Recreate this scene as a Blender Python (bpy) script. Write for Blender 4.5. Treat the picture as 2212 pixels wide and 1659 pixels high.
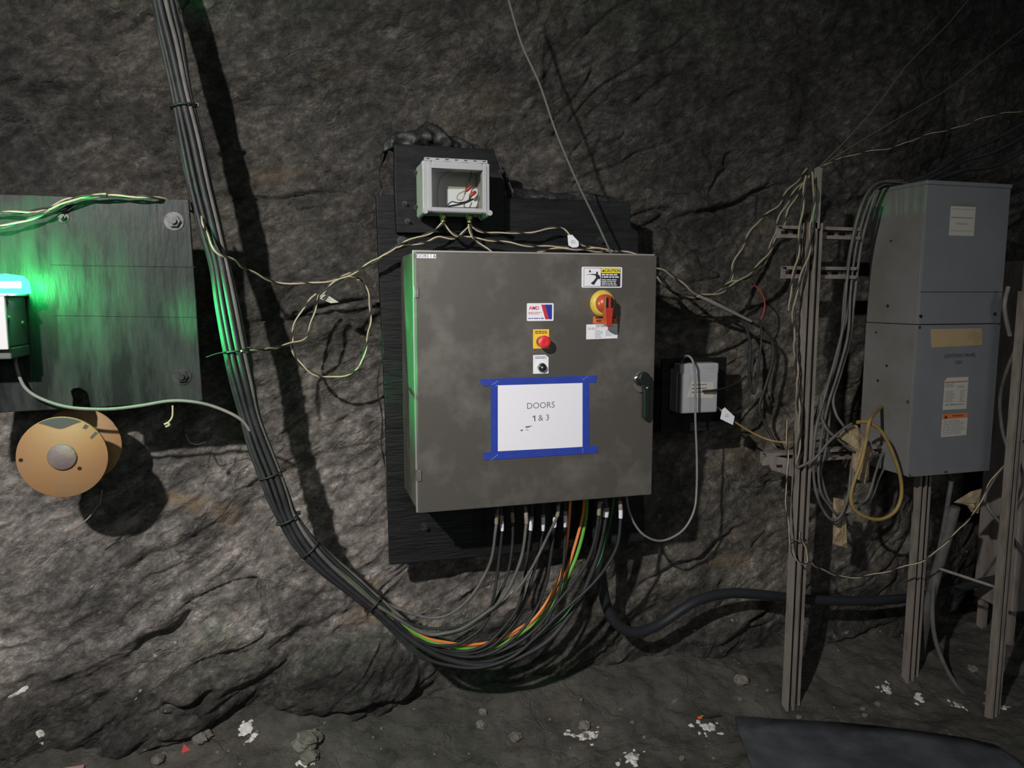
import bpy, math, random
import numpy as np
from mathutils import Vector, Matrix
for o in list(bpy.data.objects): bpy.data.objects.remove(o)
S = bpy.context.scene
COL = S.collection
random.seed(4)
# ------------------------------------------------------------------ camera
F = 1600.; CX, CY = 1106., 829.5; H = 1.6
PITCH = math.atan(188.5/F); YAW = math.atan(466/F*math.cos(PITCH))
cam = bpy.data.cameras.new('camera'); camo = bpy.data.objects.new('camera', cam); COL.objects.link(camo)
cam.sensor_width = 36; cam.lens = F/2212*36; cam.clip_start = .05
camo.location = (0, 0, H); camo.rotation_euler = (math.pi/2-PITCH, 0, -YAW)
S.camera = camo
# ------------------------------------------------------------------ light, world, exposure
S.view_settings.view_transform = 'Standard'; S.view_settings.look = 'None'
S.view_settings.gamma = 1; S.view_settings.use_curve_mapping = False
S.view_settings.exposure = 0.0
W = bpy.data.worlds.new('world'); S.world = W; W.use_nodes = True
W.node_tree.nodes['Background'].inputs[0].default_value = (.80, .95, 1.0, 1)
W.node_tree.nodes['Background'].inputs[1].default_value = .03
def lamp(name, kind, loc, energy, color, size, target=None, angle=100, blend=1):
    l = bpy.data.lights.new(name, kind); l.energy = energy; l.color = color
    if kind == 'SPOT':
        l.spot_size = math.radians(angle); l.spot_blend = blend; l.shadow_soft_size = size
    elif kind == 'POINT': l.shadow_soft_size = size
    else: l.size = size
    o = bpy.data.objects.new(name, l); COL.objects.link(o); o.location = loc
    if target:
        o.rotation_euler = (Vector(target)-Vector(loc)).to_track_quat('-Z', 'Y').to_euler()
    return o
lamp('tunnel_lamp', 'SPOT', (-1.08, -.12, 2.68), 420, (1, .965, .935), .035, (.12, 2.5, .72), 101, 1)
lamp('fill_light', 'AREA', (.6, -3.0, 2.4), 26, (.93, .96, 1.0), 1.2, (.9, 2.5, 1.1))  # soft fill added behind the camera to lift the shadows, not a real lamp

# ------------------------------------------------------------------ projection helpers (photo pixel -> place)
def ray(u, v):
    x = (u-CX)/F; y = -(v-CY)/F
    h = math.cos(PITCH)+y*math.sin(PITCH); z = -math.sin(PITCH)+y*math.cos(PITCH)
    return (math.sin(YAW)*h+math.cos(YAW)*x, math.cos(YAW)*h-math.sin(YAW)*x, z)
def P(u, v, Y):
    r = ray(u, v); t = Y/r[1]; return Vector((r[0]*t, Y, H+r[2]*t))
# ------------------------------------------------------------------ noise
rng = np.random.RandomState(11)
PERM = np.concatenate([rng.permutation(256)]*3)
GA = rng.rand(256)*2*math.pi; GX, GY = np.cos(GA), np.sin(GA)
def perlin(x, y, s=0):
    x = np.asarray(x, float)+s*17.31; y = np.asarray(y, float)+s*9.73
    xi = np.floor(x).astype(int); yi = np.floor(y).astype(int); xf = x-xi; yf = y-yi
    xi &= 255; yi &= 255
    def g(ix, iy, dx, dy):
        h = PERM[PERM[ix & 255]+(iy & 255)]; return GX[h]*dx+GY[h]*dy
    u = xf**3*(xf*(xf*6-15)+10); v = yf**3*(yf*(yf*6-15)+10)
    a = g(xi, yi, xf, yf); b = g(xi+1, yi, xf-1, yf); c = g(xi, yi+1, xf, yf-1); d = g(xi+1, yi+1, xf-1, yf-1)
    return 1.5*((a+u*(b-a))+v*((c+u*(d-c))-(a+u*(b-a))))
def fbm(x, y, o=4, s=0, g=.5):
    r = 0; a = 1.
    for i in range(o):
        r = r+a*perlin(x*2**i, y*2**i, s+i*3); a *= g
    return r
def ridge(x, y, o=3, s=0):
    r = 0; a = 1.
    for i in range(o):
        r = r+a*(1-2*np.abs(perlin(x*2**i, y*2**i, s+i*5))); a *= .5
    return r
def sm(a, b, x):
    t = np.clip((x-a)/(b-a), 0, 1); return t*t*(3-2*t)
def saw(q):
    f = q-np.floor(q); return np.where(f < .86, f/.86, (1-f)/.14)
def _seg(u0, v0, u1, v1, Y, wd, dp): a, b = P(u0, v0, Y), P(u1, v1, Y); return (a.x, a.z, b.x, b.z, wd, dp)
SEGS = [_seg(270, 1448, 415, 1370, 2.45, .016, .05), _seg(330, 1562, 462, 1512, 2.48, .012, .05), _seg(640, 1566, 930, 1505, 2.5, .012, .05),
        _seg(1480, 795, 1700, 735, 2.55, .010, .03), _seg(1500, 470, 1760, 385, 2.55, .010, .035), _seg(540, 700, 830, 640, 2.55, .006, .03),
        _seg(430, 410, 800, 405, 2.5, .006, .025), _seg(1330, 1010, 1680, 890, 2.55, .012, .03), _seg(1380, 1290, 1640, 1150, 2.53, .012, .035), _seg(1560, 1420, 1700, 1320, 2.5, .012, .035), _seg(1740, 1450, 1960, 1370, 2.5, .014, .04)]
def wallfun(x, z):
    wx = .10*fbm(x*1.3, z*1.3, 3, 1); wz = .10*fbm(x*1.3, z*1.3, 3, 2)
    X = x+wx; Z = z+wz
    base = 2.66-.10*sm(1.2, .25, z)-.16*sm(1.95, 2.9, z)+.22*sm(2.3, 3.4, x)
    a = math.radians(33); s = X*math.cos(a)+Z*math.sin(a); t = -X*math.sin(a)+Z*math.cos(a)
    msk = .5+.5*fbm(s*1.1, t*2.2, 2, 21)
    low = .045*fbm(s*1.1, t*3.6, 5, 5, .55)+.034*saw(t*4.2+.55*fbm(s*1.6, t*2.2, 3, 7))*np.clip(msk, 0, 1)+.007*saw(t*13+1.2*fbm(s*2.6, t*4, 3, 8))*np.clip(1.1-msk, 0, 1)
    low = low+.004*ridge(s*5, t*15, 3, 9)
    a = math.radians(-9); s = X*math.cos(a)+Z*math.sin(a); t = -X*math.sin(a)+Z*math.cos(a)
    up = .055*fbm(s*1.3, t*2.4, 5, 31, .45)+.020*saw(t*4.2+1.1*fbm(s*1.5, t*2.0, 4, 33))*np.clip(.3+fbm(s*2, t*2, 2, 34)*1.2, 0, 1)+.006*ridge(s*3.5, t*7, 4, 35)
    a = math.radians(24); s = X*math.cos(a)+Z*math.sin(a); t = -X*math.sin(a)+Z*math.cos(a)
    rt = .05*fbm(s*1.2, t*3.0, 4, 41)+.028*saw(t*3.6+.9*fbm(s*1.4, t*1.8, 3, 43))*np.clip(.5+fbm(s*1.5, t*2, 2, 44), 0, 1)+.004*ridge(s*4, t*11, 3, 45)
    ml = sm(1.55, 1.15, z+.15*fbm(x*.9, z*.9, 2, 50)-.10*(x-.4)); mr = sm(1.0, 1.6, x)*sm(1.9, 1.3, z)
    d = up*(1-ml)+low*ml; d = d*(1-mr)+rt*mr
    fine = .0045*fbm(x*22, z*26, 3, 60, .6)+.010*np.minimum(0, perlin(x*6, z*8, 61)+.15)+.007*fbm(x*9, z*9, 2, 64)
    a = math.radians(30); s = X*math.cos(a)+Z*math.sin(a); t = -X*math.sin(a)+Z*math.cos(a)
    c1 = np.abs(fbm(s*.9, t*3.2, 3, 66)); c2 = np.abs(fbm(X*1.3+3, Z*2.6, 3, 68))
    crack = .022*np.exp(-(c1/.035)**2)*np.clip(.2+1.5*perlin(x*1.2, z*1.2, 71), 0, 1)+.020*np.exp(-(c2/.03)**2)*np.clip(.2+1.6*perlin(x*1.4, z*1.4, 72), 0, 1)
    Yw = base-d-fine+crack+.03
    base = base-.10*sm(-.05, -.4, x)*sm(1.45, 1.15, z)*.3
    Yw = base-d-fine+crack+.03
    # rounded boulder at the foot of the wall, left of centre
    for (bx, bz, rx, rz, h) in ((.13, .235, .26, .17, .10), (-.28, .30, .22, .06, .05), (-.42, .18, .25, .05, .05)):
        ca, sa = math.cos(.25), math.sin(.25)
        dx = ((x-bx)*ca+(z-bz)*sa)/rx; dz = (-(x-bx)*sa+(z-bz)*ca)/rz
        Yw = Yw-h*np.sqrt(np.clip(1-dx*dx-dz*dz, 0, 1))
    for (ax, az, bx, bz, wd, dp) in SEGS:
        dx, dz = bx-ax, bz-az; L2 = dx*dx+dz*dz; tt = np.clip(((x-ax)*dx+(z-az)*dz)/L2, 0, 1)
        off = ((z-az)*dx-(x-ax)*dz)/math.sqrt(L2)+.010*np.sin(tt*9+ax*7)+.008*perlin(x*12, z*12, 77)
        dl = np.sqrt(((x-ax-tt*dx)**2+(z-az-tt*dz)**2)); env = np.sin(np.pi*np.clip(tt, .02, .98))**.6*np.exp(-np.maximum(0, dl-np.abs(off)-.01)/.02)
        Yw = Yw+env*(dp*np.exp(-(off/wd)**2)-dp*.5*np.exp(-((off-wd*3)/(wd*2.5))**2))
    lim = 2.485-.2*sm(1.9, 2.3, z)-.10*sm(.6, .4, z)-.02*sm(-.05, -.4, x)
    return lim+np.where(Yw-lim > .03, Yw-lim, .03*np.exp(np.clip((Yw-lim-.03)/.03, -8, 0)))
def wall_y(x, z): return float(wallfun(np.array([x]), np.array([z]))[0])
def floorfun(x, y):
    h = .13*sm(2.15, 2.75, y)*sm(3.2, 1.2, x)+.05*sm(2.15, 2.75, y)
    h = h+.022*fbm(x*2.2, y*3, 4, 70)+.010*fbm(x*9, y*12, 3, 74)*sm(1.6, 2.4, y)+.006*np.maximum(0, fbm(x*26, y*30, 2, 76))
    return h
def floor_z(x, y): return float(floorfun(np.array([x]), np.array([y]))[0])
def PF(u, v, up=0.):
    r = ray(u, v); z = 0.
    for i in range(12):
        t = (z+up-H)/r[2]; z = floor_z(r[0]*t, r[1]*t)
    return Vector((r[0]*t, r[1]*t, z+up))
def PW(u, v, gap=0.):
    Y = 2.55
    for i in range(12):
        p = P(u, v, Y); Y = .5*Y+.5*(wall_y(p.x, p.z)-gap)
    return P(u, v, Y)

# ------------------------------------------------------------------ materials
MATS = {}
def mat(name, col, rough=.6, metal=0., col2=None, scale=8., lo=.35, hi=.65, bump=0., bscale=60., emit=None, stretch=(1, 1, 1), spec=.5, trans=0., detail=6, rough2=None):
    m = bpy.data.materials.new(name); m.use_nodes = True; nt = m.node_tree; b = nt.nodes['Principled BSDF']
    b.inputs['Base Color'].default_value = (*col, 1); b.inputs['Roughness'].default_value = rough
    b.inputs['Metallic'].default_value = metal; b.inputs['Specular IOR Level'].default_value = spec
    if trans: b.inputs['Transmission Weight'].default_value = trans
    if emit:
        b.inputs['Emission Color'].default_value = (*emit[0], 1); b.inputs['Emission Strength'].default_value = emit[1]
    tc = nt.nodes.new('ShaderNodeTexCoord'); mp = nt.nodes.new('ShaderNodeMapping'); mp.inputs['Scale'].default_value = stretch
    g = nt.nodes.new('ShaderNodeNewGeometry'); nt.links.new(g.outputs['Position'], mp.inputs['Vector'])
    if col2:
        n = nt.nodes.new('ShaderNodeTexNoise'); n.inputs['Scale'].default_value = scale; n.inputs['Detail'].default_value = detail
        n.inputs['Roughness'].default_value = .62
        nt.links.new(mp.outputs[0], n.inputs['Vector'])
        r = nt.nodes.new('ShaderNodeValToRGB'); r.color_ramp.elements[0].position = lo; r.color_ramp.elements[1].position = hi
        r.color_ramp.elements[0].color = (*col, 1); r.color_ramp.elements[1].color = (*col2, 1)
        nt.links.new(n.outputs['Fac'], r.inputs[0]); nt.links.new(r.outputs[0], b.inputs['Base Color'])
        if rough2 is not None:
            mr = nt.nodes.new('ShaderNodeMapRange'); mr.inputs[1].default_value = lo; mr.inputs[2].default_value = hi
            mr.inputs[3].default_value = rough; mr.inputs[4].default_value = rough2
            nt.links.new(n.outputs['Fac'], mr.inputs[0]); nt.links.new(mr.outputs[0], b.inputs['Roughness'])
    if bump:
        n2 = nt.nodes.new('ShaderNodeTexNoise'); n2.inputs['Scale'].default_value = bscale; n2.inputs['Detail'].default_value = 5
        nt.links.new(mp.outputs[0], n2.inputs['Vector'])
        bu = nt.nodes.new('ShaderNodeBump'); bu.inputs['Strength'].default_value = min(1, bump); bu.inputs['Distance'].default_value = .004
        nt.links.new(n2.outputs['Fac'], bu.inputs['Height']); nt.links.new(bu.outputs[0], b.inputs['Normal'])
    MATS[name] = m; return m

def rock_material(name, floor=False):
    m = bpy.data.materials.new(name); m.use_nodes = True; nt = m.node_tree; b = nt.nodes['Principled BSDF']; L = nt.links
    b.inputs['Roughness'].default_value = .85; b.inputs['Specular IOR Level'].default_value = .25
    g = nt.nodes.new('ShaderNodeNewGeometry')
    def mapping(rot, sc):
        mp = nt.nodes.new('ShaderNodeMapping'); mp.vector_type = 'TEXTURE'
        mp.inputs['Rotation'].default_value = rot; mp.inputs['Scale'].default_value = sc
        L.new(g.outputs['Position'], mp.inputs['Vector']); return mp.outputs[0]
    def noise(vec, scale, det=8, rough=.65, dist=0.):
        n = nt.nodes.new('ShaderNodeTexNoise'); n.inputs['Scale'].default_value = scale; n.inputs['Detail'].default_value = det
        n.inputs['Roughness'].default_value = rough; n.inputs['Distortion'].default_value = dist
        L.new(vec, n.inputs['Vector']); return n.outputs['Fac']
    def ramp(fac, stops):
        r = nt.nodes.new('ShaderNodeValToRGB'); e = r.color_ramp.elements
        while len(e) < len(stops): e.new(.5)
        for i, (p, c) in enumerate(stops): e[i].position = p; e[i].color = (*c, 1)
        L.new(fac, r.inputs[0]); return r.outputs[0]
    def mix(f, a, c, mode='MIX'):
        n = nt.nodes.new('ShaderNodeMixRGB'); n.blend_type = mode
        for i, q in enumerate((f, a, c)):
            if hasattr(q, 'links'): L.new(q, n.inputs[i])
            elif isinstance(q, (int, float)): n.inputs[i].default_value = q
            else: n.inputs[i].default_value = (*q, 1)
        return n.outputs[0]
    def mth(op, a, c=0.):
        n = nt.nodes.new('ShaderNodeMath'); n.operation = op
        for i, q in enumerate((a, c)):
            if hasattr(q, 'links'): L.new(q, n.inputs[i])
            else: n.inputs[i].default_value = q
        return n.outputs[0]
    sep = nt.nodes.new('ShaderNodeSeparateXYZ'); L.new(g.outputs['Position'], sep.inputs[0])
    strat = mapping((0, math.radians(-33), 0), (1.9, 1, .9)); iso = mapping((0, 0, 0), (1, 1, 1)); grain = mapping((0, math.radians(-28), 0), (1.35, 1, .9)); hor = mapping((0, math.radians(6), 0), (2.2, 1, 1))
    c = ramp(noise(iso, 3.2), [(.30, (.033, .0315, .029)), (.5, (.056, .053, .048)), (.72, (.098, .093, .085))])
    c2 = ramp(noise(strat, 9, 10, .72), [(.33, (.020, .0195, .018)), (.50, (.054, .051, .046)), (.68, (.130, .123, .114))])
    c = mix(.5, c, c2)
    c3 = ramp(noise(grain, 30, 14, .80, .15), [(.36, (.36, .36, .37)), (.50, (.90, .90, .90)), (.59, (1.55, 1.54, 1.52)), (.70, (3.0, 2.95, 2.9))])
    c = mix(1., c, c3, 'MULTIPLY')
    c4 = ramp(noise(iso, 1.6, 4, .6, .5), [(.35, (.70, .71, .72)), (.65, (1.40, 1.36, 1.30))])
    c = mix(1., c, c4, 'MULTIPLY')
    sp = ramp(noise(iso, 75, 6, .75), [(.60, (1., 1., 1.)), (.70, (2.1, 2.05, 2.0))])
    c = mix(.8, c, sp, 'MULTIPLY')
    # ochre stains
    oc = ramp(noise(hor, 3.6, 5, .6, .4), [(.63, (0, 0, 0)), (.72, (1, 1, 1))])
    c = mix(mth('MULTIPLY', oc, .5), c, (.12, .088, .045))
    # paler rock low on the left, partly lamp brightness put into its colour
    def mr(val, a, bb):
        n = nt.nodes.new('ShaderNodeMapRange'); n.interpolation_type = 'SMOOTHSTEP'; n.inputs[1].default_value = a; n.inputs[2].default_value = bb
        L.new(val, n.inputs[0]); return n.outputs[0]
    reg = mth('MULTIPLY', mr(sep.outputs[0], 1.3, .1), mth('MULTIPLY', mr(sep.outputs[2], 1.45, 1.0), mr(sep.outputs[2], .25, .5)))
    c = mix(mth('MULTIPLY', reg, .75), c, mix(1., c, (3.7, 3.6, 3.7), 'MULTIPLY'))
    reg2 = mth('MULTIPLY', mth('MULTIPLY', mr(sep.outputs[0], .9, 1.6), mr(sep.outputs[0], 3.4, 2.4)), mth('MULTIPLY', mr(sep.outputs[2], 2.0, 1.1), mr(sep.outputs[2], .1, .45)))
    c = mix(mth('MULTIPLY', reg2, .8), c, mix(1., c, (2.3, 2.22, 2.1), 'MULTIPLY'))  # rock colour raised low on the right, standing in for missing lamp light
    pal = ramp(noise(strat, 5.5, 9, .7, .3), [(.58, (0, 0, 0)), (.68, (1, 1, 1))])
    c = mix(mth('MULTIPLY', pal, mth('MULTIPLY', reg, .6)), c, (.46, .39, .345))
    # white salt flecks everywhere, denser low down
    fl = ramp(noise(iso, 34, 4, .6), [(.66, (0, 0, 0)), (.70, (1, 1, 1))])
    cl = ramp(noise(iso, 3.1, 3, .5), [(.52, (0, 0, 0)), (.62, (1, 1, 1))])
    c = mix(mth('MULTIPLY', mth('MULTIPLY', fl, cl), mth('ADD', mth('MULTIPLY', mr(sep.outputs[2], .9, .3), .8), .10)), c, (.62, .58, .53))
    if floor:
        d = ramp(noise(iso, 7, 10, .7), [(.35, (.062, .058, .050)), (.6, (.135, .126, .109)), (.8, (.19, .178, .158))])
        c = mix(.7, c, d)
    L.new(c, b.inputs['Base Color'])
    h1 = noise(strat if not floor else iso, 17, 12, .78, .15); h2 = noise(iso, 90, 6, .7)
    vo = nt.nodes.new('ShaderNodeTexVoronoi'); vo.inputs['Scale'].default_value = 17; vo.feature = 'F1'
    nv = nt.nodes.new('ShaderNodeMixRGB'); nv.inputs[0].default_value = .06; L.new(strat, nv.inputs[1]); nn = nt.nodes.new('ShaderNodeTexNoise'); nn.inputs['Scale'].default_value = 6
    L.new(strat, nn.inputs['Vector']); L.new(nn.outputs['Color'], nv.inputs[2]); L.new(nv.outputs[0], vo.inputs['Vector'])
    cn = noise(strat if not floor else iso, 4.5, 5, .6, .3); ck = mth('MINIMUM', mth('MULTIPLY', mth('ABSOLUTE', mth('SUBTRACT', cn, .5)), 40.), 1.)
    cn2 = noise(hor, 9, 6, .6, .2); ck2 = mth('MINIMUM', mth('MULTIPLY', mth('ABSOLUTE', mth('SUBTRACT', cn2, .47)), 30.), 1.)
    hh = mth('ADD', mth('ADD', h1, mth('MULTIPLY', h2, .55)), mth('ADD', mth('MULTIPLY', vo.outputs['Distance'], .03), mth('ADD', mth('MULTIPLY', ck, .35), mth('MULTIPLY', ck2, .2))))
    bu = nt.nodes.new('ShaderNodeBump'); bu.inputs['Strength'].default_value = .85; bu.inputs['Distance'].default_value = .013 if not floor else .012
    L.new(hh, bu.inputs['Height']); L.new(bu.outputs[0], b.inputs['Normal'])
    MATS[name] = m; return m
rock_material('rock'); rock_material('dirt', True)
mat('steel', (.120, .111, .097), .38, .35, (.24, .225, .20), 6, .48, .85, .0, 40, rough2=.5)
mat('steel_edge', (.40, .39, .36), .38, .5)
mat('zinc', (.30, .29, .27), .45, .7, (.18, .16, .14), 30)
mat('dark_bolt', (.07, .07, .068), .4, .6, (.03, .03, .03), 60)
mat('black_board', (.007, .0075, .008), .5, 0, (.017, .018, .018), 9, .4, .7, .9, 45, spec=.22, stretch=(.35, 1, 3.2), rough2=.6)
mat('panel_black', (.009, .011, .011), .40, 0, (.042, .048, .046), 6, .42, .72, .5, 26, spec=.22, stretch=(2.6, 1, .5), rough2=.7)
mat('foam', (.012, .013, .013), .55, 0, (.032, .032, .031), 30, .45, .7, 1, 60)
mat('cable_black', (.012, .013, .0145), .6, 0, (.032, .033, .034), 14, .35, .7, .2, 200)
mat('cable_grey', (.17, .16, .145), .55, 0, (.25, .235, .215), 12)
mat('cable_dusty_lit', (.075, .071, .066), .65, 0, (.14, .133, .122), 14)  # dust grey; on the fan cables it is lamp light painted over black
mat('orange_cable', (.78, .25, .07), .5); mat('green_cable', (.13, .42, .06), .5); mat('dark_green_cable', (.02, .10, .025), .5)
mat('yellow_cable', (.33, .225, .065), .6, 0, (.25, .175, .06), 20)
mat('hose', (.022, .024, .027), .38)
mat('wire_tan', (.52, .43, .29), .5, 0, (.40, .33, .22), 30); mat('wire_black', (.02, .02, .02), .5)
mat('wire_tan_dusty', (.26, .225, .15), .6); mat('string', (.11, .105, .095), .8)
mat('white_sleeve', (.82, .82, .86), .5); mat('tan_sleeve', (.25, .22, .16), .6)
mat('plastic_grey', (.40, .40, .42), .5, 0, (.34, .34, .35), 6); mat('plastic_inside', (.36, .35, .31), .6)
mat('brass', (.30, .26, .13), .4, .7)
mat('paper', (.86, .85, .91), .7); mat('label_white', (.84, .84, .88), .45); mat('ink', (.02, .02, .025), .6); mat('ink_grey', (.13, .13, .15), .6)
mat('tape_blue', (.018, .045, .33), .55, 0, (.022, .055, .38), 18); mat('tape_line', (.16, .22, .50), .5)
mat('yellow', (.90, .72, .05), .5); mat('estop_yellow', (.92, .58, .05), .5); mat('knob_yellow', (.66, .50, .08), .4, 0, (.58, .42, .07), 30)
mat('red', (.45, .035, .025), .35); mat('estop_red', (.72, .03, .045), .4); mat('orange', (.80, .16, .02), .5)
mat('logo_red', (.55, .03, .06), .5); mat('logo_blue', (.02, .035, .32), .5)
mat('black_plastic', (.015, .016, .017), .3); mat('chrome', (.72, .72, .72), .18, 1.)
mat('disc_orange', (.33, .17, .064), .6, .05, (.29, .178, .085), 5, .35, .65, .15, 50); mat('disc_dark', (.10, .11, .10), .4, .3)
mat('hub_grey', (.18, .145, .14), .6, .2, (.27, .21, .15), 24, .5, .75, .3, 90)
mat('bore', (.01, .01, .01), .9)
mat('galvanised', (.28, .245, .215), .65, .2, (.16, .13, .108), 26, .45, .75, .2, 120, stretch=(1, 1, .3))
mat('grey_steel', (.205, .215, .232), .5, .1, (.175, .180, .188), 3.5, .35, .7, .05, 30)
mat('grey_side', (.20, .205, .20), .6, .05, (.17, .16, .14), 4, .4, .65, .1, 30)
mat('rust', (.09, .045, .03), .8); mat('tan_tape', (.40, .30, .16), .6, 0, (.26, .19, .10), 14, .5, .75); mat('marker_ink', (.05, .05, .07), .6)
mat('label_aged', (.48, .46, .40), .6); mat('orange_aged', (.62, .16, .05), .6)
mat('cardboard', (.36, .28, .165), .85, 0, (.22, .165, .10), 40, .4, .7, .8, 120)
mat('mat_rubber', (.052, .055, .066), .55, 0, (.10, .105, .12), 7, .4, .75, .2, 60, rough2=.7)
mat('stone', (.12, .108, .09), .85, 0, (.19, .175, .15), 16, .35, .7, .8, 60)
mat('salt', (.66, .64, .62), .85, 0, (.34, .31, .27), 38, .45, .65, .8, 80)
mat('red_scrap', (.50, .05, .04), .5); mat('brick', (.42, .26, .20), .8); mat('wood_grey', (.27, .24, .21), .7, 0, (.20, .175, .15), 20)
mat('white_metal', (.62, .62, .64), .45); mat('green_shell', (.10, .115, .11), .5)

mat('gasket_red', (.30, .05, .04), .6)
def lens_mat(name, col, st, f):
    m = bpy.data.materials.new(name); m.use_nodes = True; nt = m.node_tree
    out = nt.nodes['Material Output']; nt.nodes.remove(nt.nodes['Principled BSDF'])
    t = nt.nodes.new('ShaderNodeBsdfTransparent'); t.inputs[0].default_value = (.7, 1, .8, 1)
    e = nt.nodes.new('ShaderNodeEmission'); e.inputs[0].default_value = (*col, 1); e.inputs[1].default_value = st
    mx = nt.nodes.new('ShaderNodeMixShader'); mx.inputs[0].default_value = f
    nt.links.new(t.outputs[0], mx.inputs[1]); nt.links.new(e.outputs[0], mx.inputs[2]); nt.links.new(mx.outputs[0], out.inputs[0]); MATS[name] = m
def glass():
    m = bpy.data.materials.new('clear_pane'); m.use_nodes = True; nt = m.node_tree
    out = nt.nodes['Material Output']; nt.nodes.remove(nt.nodes['Principled BSDF'])
    t = nt.nodes.new('ShaderNodeBsdfTransparent'); t.inputs[0].default_value = (.93, .94, .92, 1)
    gl = nt.nodes.new('ShaderNodeBsdfGlossy'); gl.inputs['Roughness'].default_value = .12
    mx = nt.nodes.new('ShaderNodeMixShader'); mx.inputs[0].default_value = .05
    nt.links.new(t.outputs[0], mx.inputs[1]); nt.links.new(gl.outputs[0], mx.inputs[2]); nt.links.new(mx.outputs[0], out.inputs[0])
    MATS['clear_pane'] = m
glass(); lens_mat('glow', (.12, 1, .55), 3., .35); lens_mat('glow_core', (.6, 1, .8), 90., .6)

# ------------------------------------------------------------------ mesh builder
def catmull(pts, n=8):
    pts = [Vector(p) for p in pts]
    if len(pts) < 3: return pts
    P_ = [pts[0]*2-pts[1]]+pts+[pts[-1]*2-pts[-2]]; out = []
    for i in range(1, len(P_)-2):
        a, b, c, d = P_[i-1:i+3]
        for k in range(n):
            t = k/n
            out.append(.5*((2*b)+(c-a)*t+(2*a-5*b+4*c-d)*t*t+(3*b-a-3*c+d)*t**3))
    out.append(pts[-1]); return out
class MB:
    def __init__(s, m='steel'): s.v = []; s.f = []; s.mi = []; s.sm = []; s.mats = []; s.cur = m
    def m(s, name): s.cur = name; return s
    def add(s, vs, fs, smooth=False):
        o = len(s.v); s.v += [tuple(q) for q in vs]
        if s.cur not in s.mats: s.mats.append(s.cur)
        k = s.mats.index(s.cur)
        for f in fs: s.f.append([i+o for i in f]); s.mi.append(k); s.sm.append(smooth)
        return s
    def box(s, x0, x1, y0, y1, z0, z1):
        v = [(x, y, z) for x in (x0, x1) for y in (y0, y1) for z in (z0, z1)]
        return s.add(v, [(0, 1, 3, 2), (4, 6, 7, 5), (0, 4, 5, 1), (2, 3, 7, 6), (0, 2, 6, 4), (1, 5, 7, 3)])
    def prism(s, poly, y0, y1):          # poly = [(x, z)...], anticlockwise seen from -Y
        n = len(poly); a = sum(poly[i][0]*poly[(i+1) % n][1]-poly[(i+1) % n][0]*poly[i][1] for i in range(n))
        if a < 0: poly = poly[::-1]
        v = [(x, y0, z) for x, z in poly]+[(x, y1, z) for x, z in poly]
        return s.add(v, [tuple(range(n)), tuple(range(2*n-1, n-1, -1))]+[(i, i+n, (i+1) % n+n, (i+1) % n) for i in range(n)])
    def tube(s, pts, r, n=8, caps=True, rr=None):
        pts = [Vector(p) for p in pts]; N = len(pts); vs = []; fs = []
        t = (pts[1]-pts[0]).normalized(); up = Vector((0, 0, 1)) if abs(t.z) < .9 else Vector((0, 1, 0))
        a = t.cross(up).normalized()
        for i in range(N):
            d = (pts[min(i+1, N-1)]-pts[max(i-1, 0)])
            t = d.normalized() if d.length > 1e-9 else t
            a = (a-t*a.dot(t)).normalized(); b = t.cross(a); R = rr[i] if rr else r
            for k in range(n):
                q = 2*math.pi*k/n; vs.append(pts[i]+(a*math.cos(q)+b*math.sin(q))*R)
        for i in range(N-1):
            for k in range(n):
                fs.append((i*n+k, i*n+(k+1) % n, (i+1)*n+(k+1) % n, (i+1)*n+k))
        s.add(vs, fs, True)
        if caps:
            s.add(vs[:n], [tuple(range(n))[::-1]]); s.add(vs[-n:], [tuple(range(n))])
        return s
    def cyl(s, p0, p1, r, n=24, r1=None):
        p0, p1 = Vector(p0), Vector(p1); t = (p1-p0).normalized(); up = Vector((0, 0, 1)) if abs(t.z) < .9 else Vector((0, 1, 0))
        a = t.cross(up).normalized(); b = t.cross(a); r1 = r if r1 is None else r1; vs = []
        for p, R in ((p0, r), (p1, r1)):
            vs += [p+(a*math.cos(2*math.pi*k/n)+b*math.sin(2*math.pi*k/n))*R for k in range(n)]
        s.add(vs, [(k, k+n, (k+1) % n+n, (k+1) % n) for k in range(n)], n > 8)
        s.add(vs[:n], [tuple(range(n))]); s.add(vs[n:], [tuple(range(n))[::-1]]); return s
    def lathe(s, prof, o, axis, n=32):   # prof = [(along, radius)]
        o = Vector(o); t = Vector(axis).normalized(); up = Vector((0, 0, 1)) if abs(t.z) < .9 else Vector((0, 1, 0))
        a = t.cross(up).normalized(); b = t.cross(a); vs = []; fs = []
        for h, R in prof:
            vs += [o+t*h+(a*math.cos(2*math.pi*k/n)+b*math.sin(2*math.pi*k/n))*max(R, 1e-5) for k in range(n)]
        for i in range(len(prof)-1):
            fs += [(i*n+k, (i+1)*n+k, (i+1)*n+(k+1) % n, i*n+(k+1) % n) for k in range(n)]
        return s.add(vs, fs, True)
    def text(s, body, x, y, z, size, align='CENTER', off=0., sx=1., ang=0.):
        c = bpy.data.curves.new('t', 'FONT'); c.body = body; c.size = size; c.align_x = align; c.align_y = 'CENTER'; c.offset = off*size; c.resolution_u = 3
        o = bpy.data.objects.new('t', c); COL.objects.link(o); bpy.context.view_layer.update()
        me = o.to_mesh(); ca, sa = math.cos(ang), math.sin(ang)
        vs = [(x+(v.co.x*ca*sx-v.co.y*sa), y, z+(v.co.x*sx*sa+v.co.y*ca)) for v in me.vertices]; fs = [tuple(p.vertices) for p in me.polygons]
        o.to_mesh_clear(); bpy.data.objects.remove(o); bpy.data.curves.remove(c)
        return s.add(vs, fs)
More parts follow.
